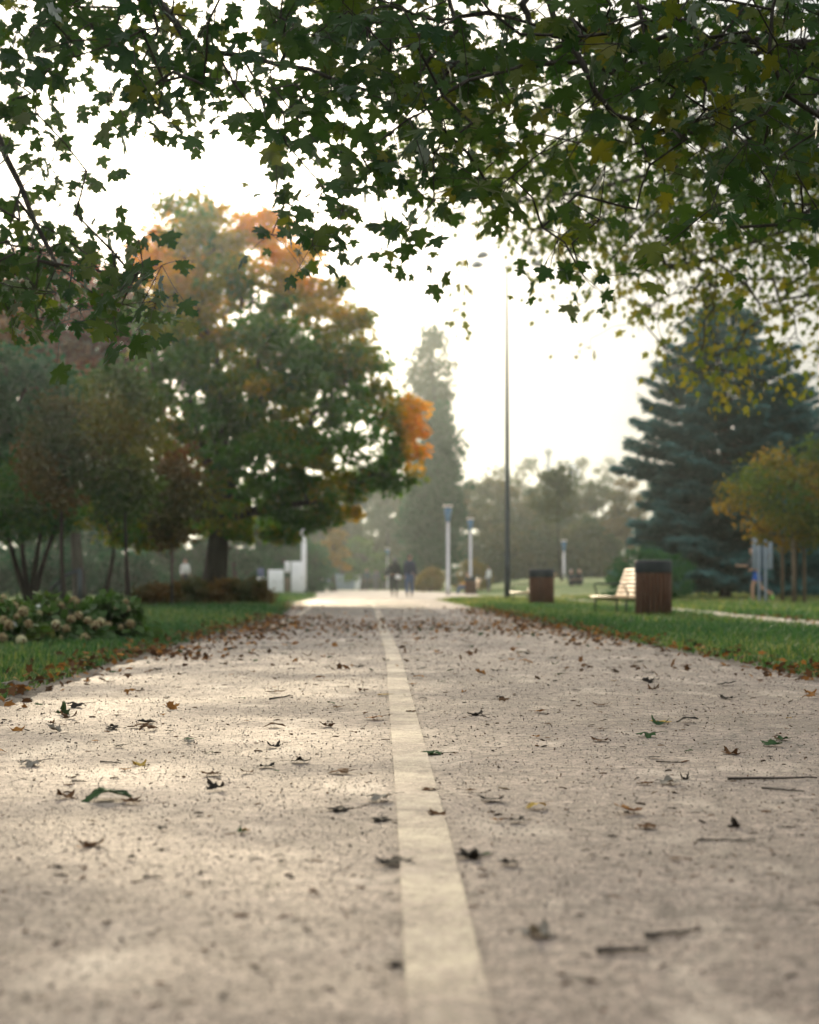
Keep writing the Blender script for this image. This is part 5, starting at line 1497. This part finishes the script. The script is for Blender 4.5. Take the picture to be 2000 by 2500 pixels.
# ================================================================ FALLEN LEAVES, TWIGS, CRUMBS
def drymat(name, c, c2, trans=0.22):
    return leafmat(name, [(0, c), (1, c2)], trans, (1.3, 1.1, 0.8), 0.012)
FALL = {'brown': drymat('fallen_brown', (0.045, 0.026, 0.015), (0.120, 0.062, 0.030)), 'orange': drymat('fallen_orange', (0.15, 0.066, 0.020), (0.30, 0.14, 0.035)),
        'green': drymat('fallen_green', (0.020, 0.048, 0.024), (0.045, 0.080, 0.034)), 'yellow': drymat('fallen_yellow', (0.25, 0.16, 0.03), (0.40, 0.28, 0.07)),
        'dark': drymat('fallen_dark', (0.014, 0.013, 0.012), (0.040, 0.034, 0.028), 0.08), 'grey': drymat('fallen_grey', (0.10, 0.095, 0.085), (0.22, 0.20, 0.17))}
# finer leaf with more points for the ones lying close by
def fine_leaf(curl, twist, droop, seed, roll=0.0):
    g_ = np.random.default_rng(seed)
    V0, F0 = tmpl_maple(0.0, 0.0)
    F0 = F0[:-1]; V0 = V0[:-3]
    bm = bmesh.new()
    vs = [bm.verts.new(v) for v in V0]
    for f in F0: bm.faces.new([vs[i] for i in f])
    bmesh.ops.subdivide_edges(bm, edges=list(bm.edges), cuts=1, use_grid_fill=True)
    bmesh.ops.triangulate(bm, faces=list(bm.faces))
    V = np.array([v.co[:] for v in bm.verts]); Fs = np.array([[v.index for v in f.verts] for f in bm.faces]); 
    bm.verts.index_update()
    Fs = np.array([[v.index for v in f.verts] for f in bm.faces])
    bm.free()
    x, y = V[:, 0], V[:, 1] - 0.4
    z = curl * (x * x) * 1.3 + droop * y * y + twist * x * y + 0.05 * np.sin(x * 9 + seed) + 0.05 * np.sin(y * 11 + seed * 2)
    xx = x * (1 - 0.35 * abs(curl) * np.abs(x))
    z += roll * np.maximum(0, np.abs(x) - 0.25) * 1.2
    V = np.stack([xx, y, z], 1)
    k = len(V)
    pet = np.array([(0, -0.40, 0), (0.02, -0.62, 0.05), (0.07, -0.85, 0.08), (0.10, -1.0, 0.10)])
    mb = MB(); mb.add(V, Fs, None, np.clip(0.5 + 0.35 * np.sin(x * 5 + seed) + 0.1 * g_.normal(size=k), 0, 1))
    mb.tube(pet, [0.022, 0.016, 0.014, 0.018], 5)
    V_ = np.concatenate(mb.V); 
    lo = np.percentile(V_[:, 2], 4)
    for a in mb.V: a[:, 2] -= lo
    return mb
FORMS = [('curled up', 0.45, 0.2, 0.1, 1, 0.12), ('lying flat', 0.06, 0.08, -0.04, 2, 0), ('arched', -0.5, 0.15, -0.22, 3, 0), ('tightly rolled', 1.1, 0.15, 0.1, 4, 0.4), ('tipped on its edge', 0.4, 0.6, 0.4, 5, 0.1), ('crumpled', 0.7, -0.6, 0.55, 6, -0.2)]
LM = {}
for cname, mat in FALL.items():
    for k, (fname, c_, t_, d_, sd, ro) in enumerate(FORMS):
        LM[cname, k] = (fine_leaf(c_, t_, d_, sd, ro), mat)
LMESH = {key: mb.mesh('fallen_leaf', mat) for key, (mb, mat) in LM.items()}
CW = {'brown': 'dry brown', 'orange': 'orange', 'green': 'dull green', 'yellow': 'yellow', 'dark': 'blackish', 'grey': 'pale greyish'}
PZ = 0.013
GROUPL = 'fallen leaves scattered on the path'


def fallen(label, x, y, cname, k, size, rz, rx=0.0, ry=0.0, group=GROUPL, dz=0.0, zs=0.8):
    o = bpy.data.objects.new('fallen_leaf', LMESH[cname, k]); col.objects.link(o)
    o.location = (x, y, PZ + 0.003 + dz + abs(math.sin(rx)) * size * 0.35 + abs(math.sin(ry)) * size * 0.3); o.rotation_euler = (rx, ry, rz); o.scale = (size, size, size * zs)
    return tag(o, label, 'leaf', group)


def gpos(px, py):
    D = H * F / (py - HY); return (px - 1000) / F * D, D
spots = [ # label, px, py, colour, form, size, rz, rx, ry
 ('big green maple leaf lying arched with its stalk up, left of the line', 268, 1962, 'green', 2, .112, 0.5, 0, 0),
 ('small brown curled leaf just left of the big green maple leaf', 163, 1957, 'brown', 0, .050, 1.0, .3, .2),
 ('dark brown leaf with raised lobes on the right edge of the white line', 1064, 2006, 'brown', 5, .045, .6, .5, 0),
 ('flat dull green leaf touching the right edge of the white line', 1056, 1848, 'green', 1, .072, 1.4, .08, 0),
 ('bright orange leaf standing upright far left of the centre line', 419, 1737, 'orange', 4, .060, .4, .8, 0),
 ('flat greyish leaf with curled rim near the left side of the path', 80, 1877, 'grey', 2, .070, 1.6, 0, 0),
 ('pale leaf with a turned up side in the blurred front right of the line', 1312, 2296, 'grey', 0, .058, 1.2, .1, .1),
 ('blackish crumpled leaf just right of the line, blurred in front', 1145, 2104, 'dark', 5, .058, 2.0, .1, 0),
 ('brown leaf with a raised tip between the left verge and the centre line', 797, 1781, 'brown', 4, .058, 2.4, .4, 0),
 ('blackish leaf lying along the left verge like a low tent', 188, 1733, 'dark', 2, .085, 1.5, .1, 0),
 ('dark green leaf folded upright beside the left verge', 156, 1750, 'green', 3, .065, 1.7, .2, 0),
 ('orange brown leaf with raised point at the very left edge of the path', 45, 1790, 'orange', 0, .055, .3, .2, 0),
 ('dull leaf standing like a small tent near the left verge', 136, 1792, 'grey', 4, .055, 1.2, .6, 0),
 ('brown crumpled leaf in front on the left, half blurred', 228, 2074, 'brown', 5, .052, .6, 0, 0),
 ('flat brown leaf left of the centre line in the middle of the view', 826, 1987, 'dark', 1, .060, 1.5, .05, 0),
 ('flat dark leaf touching the left edge of the centre line', 930, 2012, 'dark', 1, .050, 1.2, .1, 0),
 ('dark leaf lying against the left edge of the line in the blurred front', 965, 2368, 'dark', 2, .030, 1.4, 0, 0),
 ('dull green leaf low on the right half with a curled rim', 1578, 1806, 'green', 2, .070, 1.5, 0, 0),
 ('brown curled leaf far right near the long twig', 1780, 1848, 'brown', 0, .060, 1.9, .1, 0),
 ('pair of dark leaf halves standing near the right verge', 1578, 1672, 'dark', 4, .070, .4, .5, 0),
 ('round dark leaf lump right of the middle of the path', 1668, 1910, 'dark', 3, .028, .4, 0, 0),
 ('small dark lump of leaf in the blurred right front', 1787, 2028, 'dark', 3, .030, 1.6, 0, 0),
 ('orange leaf with raised tip right of the centre line, far out', 1172, 1650, 'orange', 4, .070, 1.0, .5, 0),
 ('pale curled leaf on soil at the left verge', 50, 1693, 'grey', 2, .16, 1.5, 0, 0),
 ('orange leaf lying at the right side of the path edge', 1975, 1698, 'orange', 0, .060, .4, .2, 0),
 ('yellow brown leaf near the left side, standing over the debris', 343, 1876, 'yellow', 0, .042, .8, .2, 0),
 ('brown flat leaf right of the line and left of the dull green curled one', 1160, 1752, 'dark', 5, .075, .8, 0, 0)]
for lab, px, py, cn, k, sz, rz, rx, ry in spots:
    x, y = gpos(px, py); fallen(lab, x, y, cn, k, sz, rz, rx * 0.7, ry * 0.7, dz=-0.004 if px > 60 or py > 1700 else 0.01)
cn_w = ['brown'] * 7 + ['dark'] * 6 + ['orange'] * 4 + ['green'] * 3 + ['grey'] * 2 + ['yellow'] * 1
cnt_ = 0
while cnt_ < 262:
    D = 3.4 + 15.5 * rng.uniform() ** 1.35
    x = rng.uniform(max(le(D) + 0.05, -0.25 * D), min(re(D) - 0.05, 0.25 * D))
    if D < 5.5 and rng.uniform() < 0.35: continue
    cn = cn_w[rng.integers(len(cn_w))]; k = int(rng.choice(6, p=[.14, .34, .26, .12, .05, .09]))
    dline = x - float(np.interp(D, CE[:, 0], CE[:, 1]))
    side = 'on the white line' if abs(dline) < 0.075 else ('left of the line' if dline < 0 else 'right of the line')
    zone = 'in the blurred front' if D < 5 else ('in the sharp middle' if D < 10 else 'farther out')
    fallen(f'{CW[cn]} fallen leaf {FORMS[k][0]} {side} {zone}', x, D, cn, k, (0.016 + 0.050 * rng.uniform() ** 1.6) * (1 + 0.02 * D), rng.uniform(0, 6.28), rng.normal() * 0.08, rng.normal() * 0.08, zs=0.6 if k in (1, 2) else 0.42)
    cnt_ += 1

# twigs
TWIG = surf('twig_bark', (0.035, 0.026, 0.019), 0.85, 0.4, 30, 0.4, 120)
def twig(label, p0, p1, r, fork=True, seed=0):
    g_ = np.random.default_rng(seed)
    a = np.array([*gpos(*p0), PZ + r]); b = np.array([*gpos(*p1), PZ + r * 1.4])
    L = np.linalg.norm(b - a)
    t = np.linspace(0, 1, 9)
    P = a + (b - a) * t[:, None] + g_.normal(size=(9, 3)) * np.array([0.012, 0.012, 0.003]) * L * 1.2
    P[:, 2] = np.maximum(P[:, 2], PZ + r)
    o_ = (a + b) / 2; o_[2] = PZ
    mb = MB(); mb.tube(P - o_, r * (1.1 - 0.55 * t), 7)
    if fork:
        q = P[5] - o_; mb.tube([q, q + (P[8] - P[5]) * 0.5 + np.array([0.01, 0.03, 0.012]) * L * 3], [r * 0.6, r * 0.3], 5)
    for k in (2, 4, 6):
        q = P[k] - o_; mb.tube([q, q + np.array([0.002, 0.004, r * 1.2])], [r * 0.8, r * 0.3], 5)
    o = mb.build('twig', TWIG, None, True, loc=o_)
    return tag(o, label, 'twig', 'twigs lying on the path')
twig('long straight brown twig near the right edge of the path', (1772, 1913), (1998, 1911), .0042, False, 1)
twig('thin twig lying just in front of the long straight brown twig', (1855, 1934), (1960, 1944), .0026, True, 2)
twig('thick blurred dark twig in the right front', (1450, 2338), (1578, 2338), .0046, True, 3)
twig('brownish blurred twig above the thick dark one in the right front', (1570, 2300), (1705, 2288), .0036, False, 4)
twig('thin straight twig on the right side of the path before the small dark lump', (1698, 2062), (1838, 2064), .0022, False, 5)
twig('short brown twig left of the big green leaf', (180, 1917), (216, 1919), .0028, False, 6)
twig('dark forked twig near the left verge, far out', (660, 1714), (716, 1706), .0045, True, 7)
twig('short brown twig in the left front', (357, 2154), (402, 2156), .0026, False, 8)
twig('thin bent twig between the left verge and the middle', (250, 1868), (300, 1874), .0024, True, 9)
twig('thin twig on the right half close to the dull green curled leaf', (1600, 1868), (1665, 1872), .0024, True, 10)

# everything too small or too many to count: leaf drifts and crumbs
def drifts():
    mbs = {k: MB() for k in ('brown', 'orange', 'green')}
    P = []
    def along(n, ya, yb, edge, spread, off=0.0):
        y = rng.uniform(ya, yb, n); P.append(np.stack([edge(y) + off + rng.normal(size=n) * spread, y], 1))
    along(480, 5.5, 14, le, 0.16, -0.16); along(2600, 12, 29, le, 0.32, 0.06)
    along(300, 34, 50, le, 0.25)
    along(380, 8.5, 16, re, 0.16, 0.12); along(2600, 15, 38, re, 0.30, -0.06)
    n = 2000; y = 23 + rng.normal(size=n) * 2.8; f = rng.uniform(0, 1, n)
    P.append(np.stack([le(y) + (re(y) - le(y)) * f, y], 1))
    n = 500; y = rng.uniform(10, 40, n); P.append(np.stack([le(y) + (re(y) - le(y)) * rng.uniform(0, 1, n), y], 1))
    n = 300; y = rng.uniform(22, 30, n); P.append(np.stack([rng.normal(6.0, 0.25, n), y], 1))
    n = 260; y = rng.uniform(9, 30, n); P.append(np.stack([re(y) + rng.uniform(0.2, 3, n), y], 1))
    n = 260; y = rng.uniform(8, 30, n); P.append(np.stack([le(y) - rng.uniform(0.2, 2.2, n), y], 1))
    P = np.concatenate(P); P = P[P[:, 1] > 5]
    nz = np.sin(P[:, 1] * 1.9 + 1.3 * np.sin(P[:, 0] * 3)) + np.sin(P[:, 1] * 4.7 + P[:, 0] * 2.2) + 0.6 * np.sin(P[:, 1] * 0.6 + 2)
    P = P[rng.uniform(0, 1, len(P)) < 0.22 + 0.78 * sstep(-1.0, 1.2, nz)]
    n = len(P)
    pile = rng.uniform(0, 1, n) ** 2 * 0.035
    inside = (P[:, 0] > le(P[:, 1])) & (P[:, 0] < re(P[:, 1]))
    B = np.stack([P[:, 0], P[:, 1], PZ + 0.008 + pile * 1.0 + np.where(inside, 0, 0.02)], 1)
    d = rdir(n); d[:, 2] *= 0.45
    nn = rdir(n) * 0.75 + np.array([0, 0, 1.0])
    kind = rng.choice(['brown', 'orange', 'green'], n, p=[0.56, 0.37, 0.07])
    for k, mb in mbs.items():
        m = kind == k
        leaves(mb, MAPLE if False else SMALL, B[m], rng.uniform(0.026, 0.072, m.sum()), d[m], nn[m], rng.uniform(0, 1, m.sum()))
    for k, mb in mbs.items():
        tag(mb.build('leaf_litter', FALL[k]), kind='stuff')
drifts()


def crumbs():
    mb = MB()
    n = 15000
    D = 2.2 + 24 * rng.uniform(0, 1, n) ** 0.95
    lo, hi = np.maximum(le(D), -0.27 * D), np.minimum(re(D), 0.27 * D)
    x = lo + (hi - lo) * rng.uniform(0, 1, n)
    L = 0.003 + 0.032 * rng.uniform(0, 1, n) ** 8
    w = rng.uniform(0.0008, 0.0030, n) * (0.75 + D * 0.05); hgt = w * rng.uniform(0.6, 1.6, n)
    L = np.maximum(L, w * 1.5)
    a = rng.uniform(0, np.pi, n)
    u = np.stack([np.cos(a), np.sin(a), 0.12 * rng.normal(size=n)], 1); v = np.stack([-np.sin(a), np.cos(a), 0 * a], 1)
    c = np.stack([x, D, PZ + hgt * 0.4], 1)
    up = np.array([0, 0, 1.0])
    bend = v * (L * rng.normal(size=n) * 0.15)[:, None]
    pts = []
    for s_, k_ in ((-1, 0.5), (0, 1.0), (1, 0.35)):
        q = c + u * (L * 0.5 * s_)[:, None] + (bend if s_ == 0 else 0)
        pts += [q - v * (w * k_ * 0.5)[:, None] - up * (hgt * 0.4)[:, None], q + v * (w * k_ * 0.5)[:, None] - up * (hgt * 0.4)[:, None], q + up * (hgt * k_)[:, None]]
    V = np.stack(pts, 1).reshape(-1, 3)
    f4 = []
    for r_ in (0, 3):
        f4 += [[r_, r_ + 1, r_ + 4, r_ + 3], [r_ + 1, r_ + 2, r_ + 5, r_ + 4], [r_ + 2, r_, r_ + 3, r_ + 5]]
    F4 = (np.array(f4)[None] + (np.arange(n) * 9)[:, None, None]).reshape(-1, 4)
    F3 = (np.array([[0, 2, 1], [6, 7, 8]])[None] + (np.arange(n) * 9)[:, None, None]).reshape(-1, 3)
    mb.add(V, F3, F4, np.repeat(rng.uniform(0, 1, n), 9))
    m = leafmat('crumb', [(0, (0.018, 0.014, 0.011)), (0.6, (0.070, 0.038, 0.022)), (0.9, (0.14, 0.065, 0.03)), (1, (0.22, 0.17, 0.11))], 0.0, gloss=0.03)
    tag(mb.build('plant_debris', m), kind='stuff')
crumbs()


def grit():
    mb = MB()
    n = 110000
    D = 1.8 * (16 / 1.8) ** rng.uniform(0, 1, n) ** 0.8
    lo, hi = np.maximum(le(D), -0.265 * D), np.minimum(re(D), 0.265 * D)
    x = lo + (hi - lo) * rng.uniform(0, 1, n)
    r = (0.0013 + 0.0032 * rng.uniform(0, 1, n) ** 2.2) * (0.8 + 0.05 * D); h = r * rng.uniform(0.45, 0.95, n)
    a = rng.uniform(0, 6.28, n)
    pts = []
    for k in range(4):
        f = rng.uniform(0.7, 1.25, n)
        pts.append(np.stack([x + np.cos(a + k * 1.57) * r * f, D + np.sin(a + k * 1.57) * r * f, np.full(n, PZ - 0.002)], 1))
    pts.append(np.stack([x + rng.normal(size=n) * r * 0.25, D + rng.normal(size=n) * r * 0.25, PZ - 0.001 + h], 1))
    V = np.stack(pts, 1).reshape(-1, 3)
    F3 = (np.array([[0, 1, 4], [1, 2, 4], [2, 3, 4], [3, 0, 4]])[None] + (np.arange(n) * 5)[:, None, None]).reshape(-1, 3)
    mb.add(V, F3, None, np.repeat(rng.uniform(0, 1, n), 5))
    m = leafmat('stone_grit', [(0.2, (0.022, 0.019, 0.016)), (0.4, (0.12, 0.10, 0.082)), (0.8, (0.22, 0.18, 0.145)), (1, (0.38, 0.33, 0.27))], 0.0, gloss=0.04)
    tag(mb.build('asphalt_grit', m), kind='stuff')
grit()
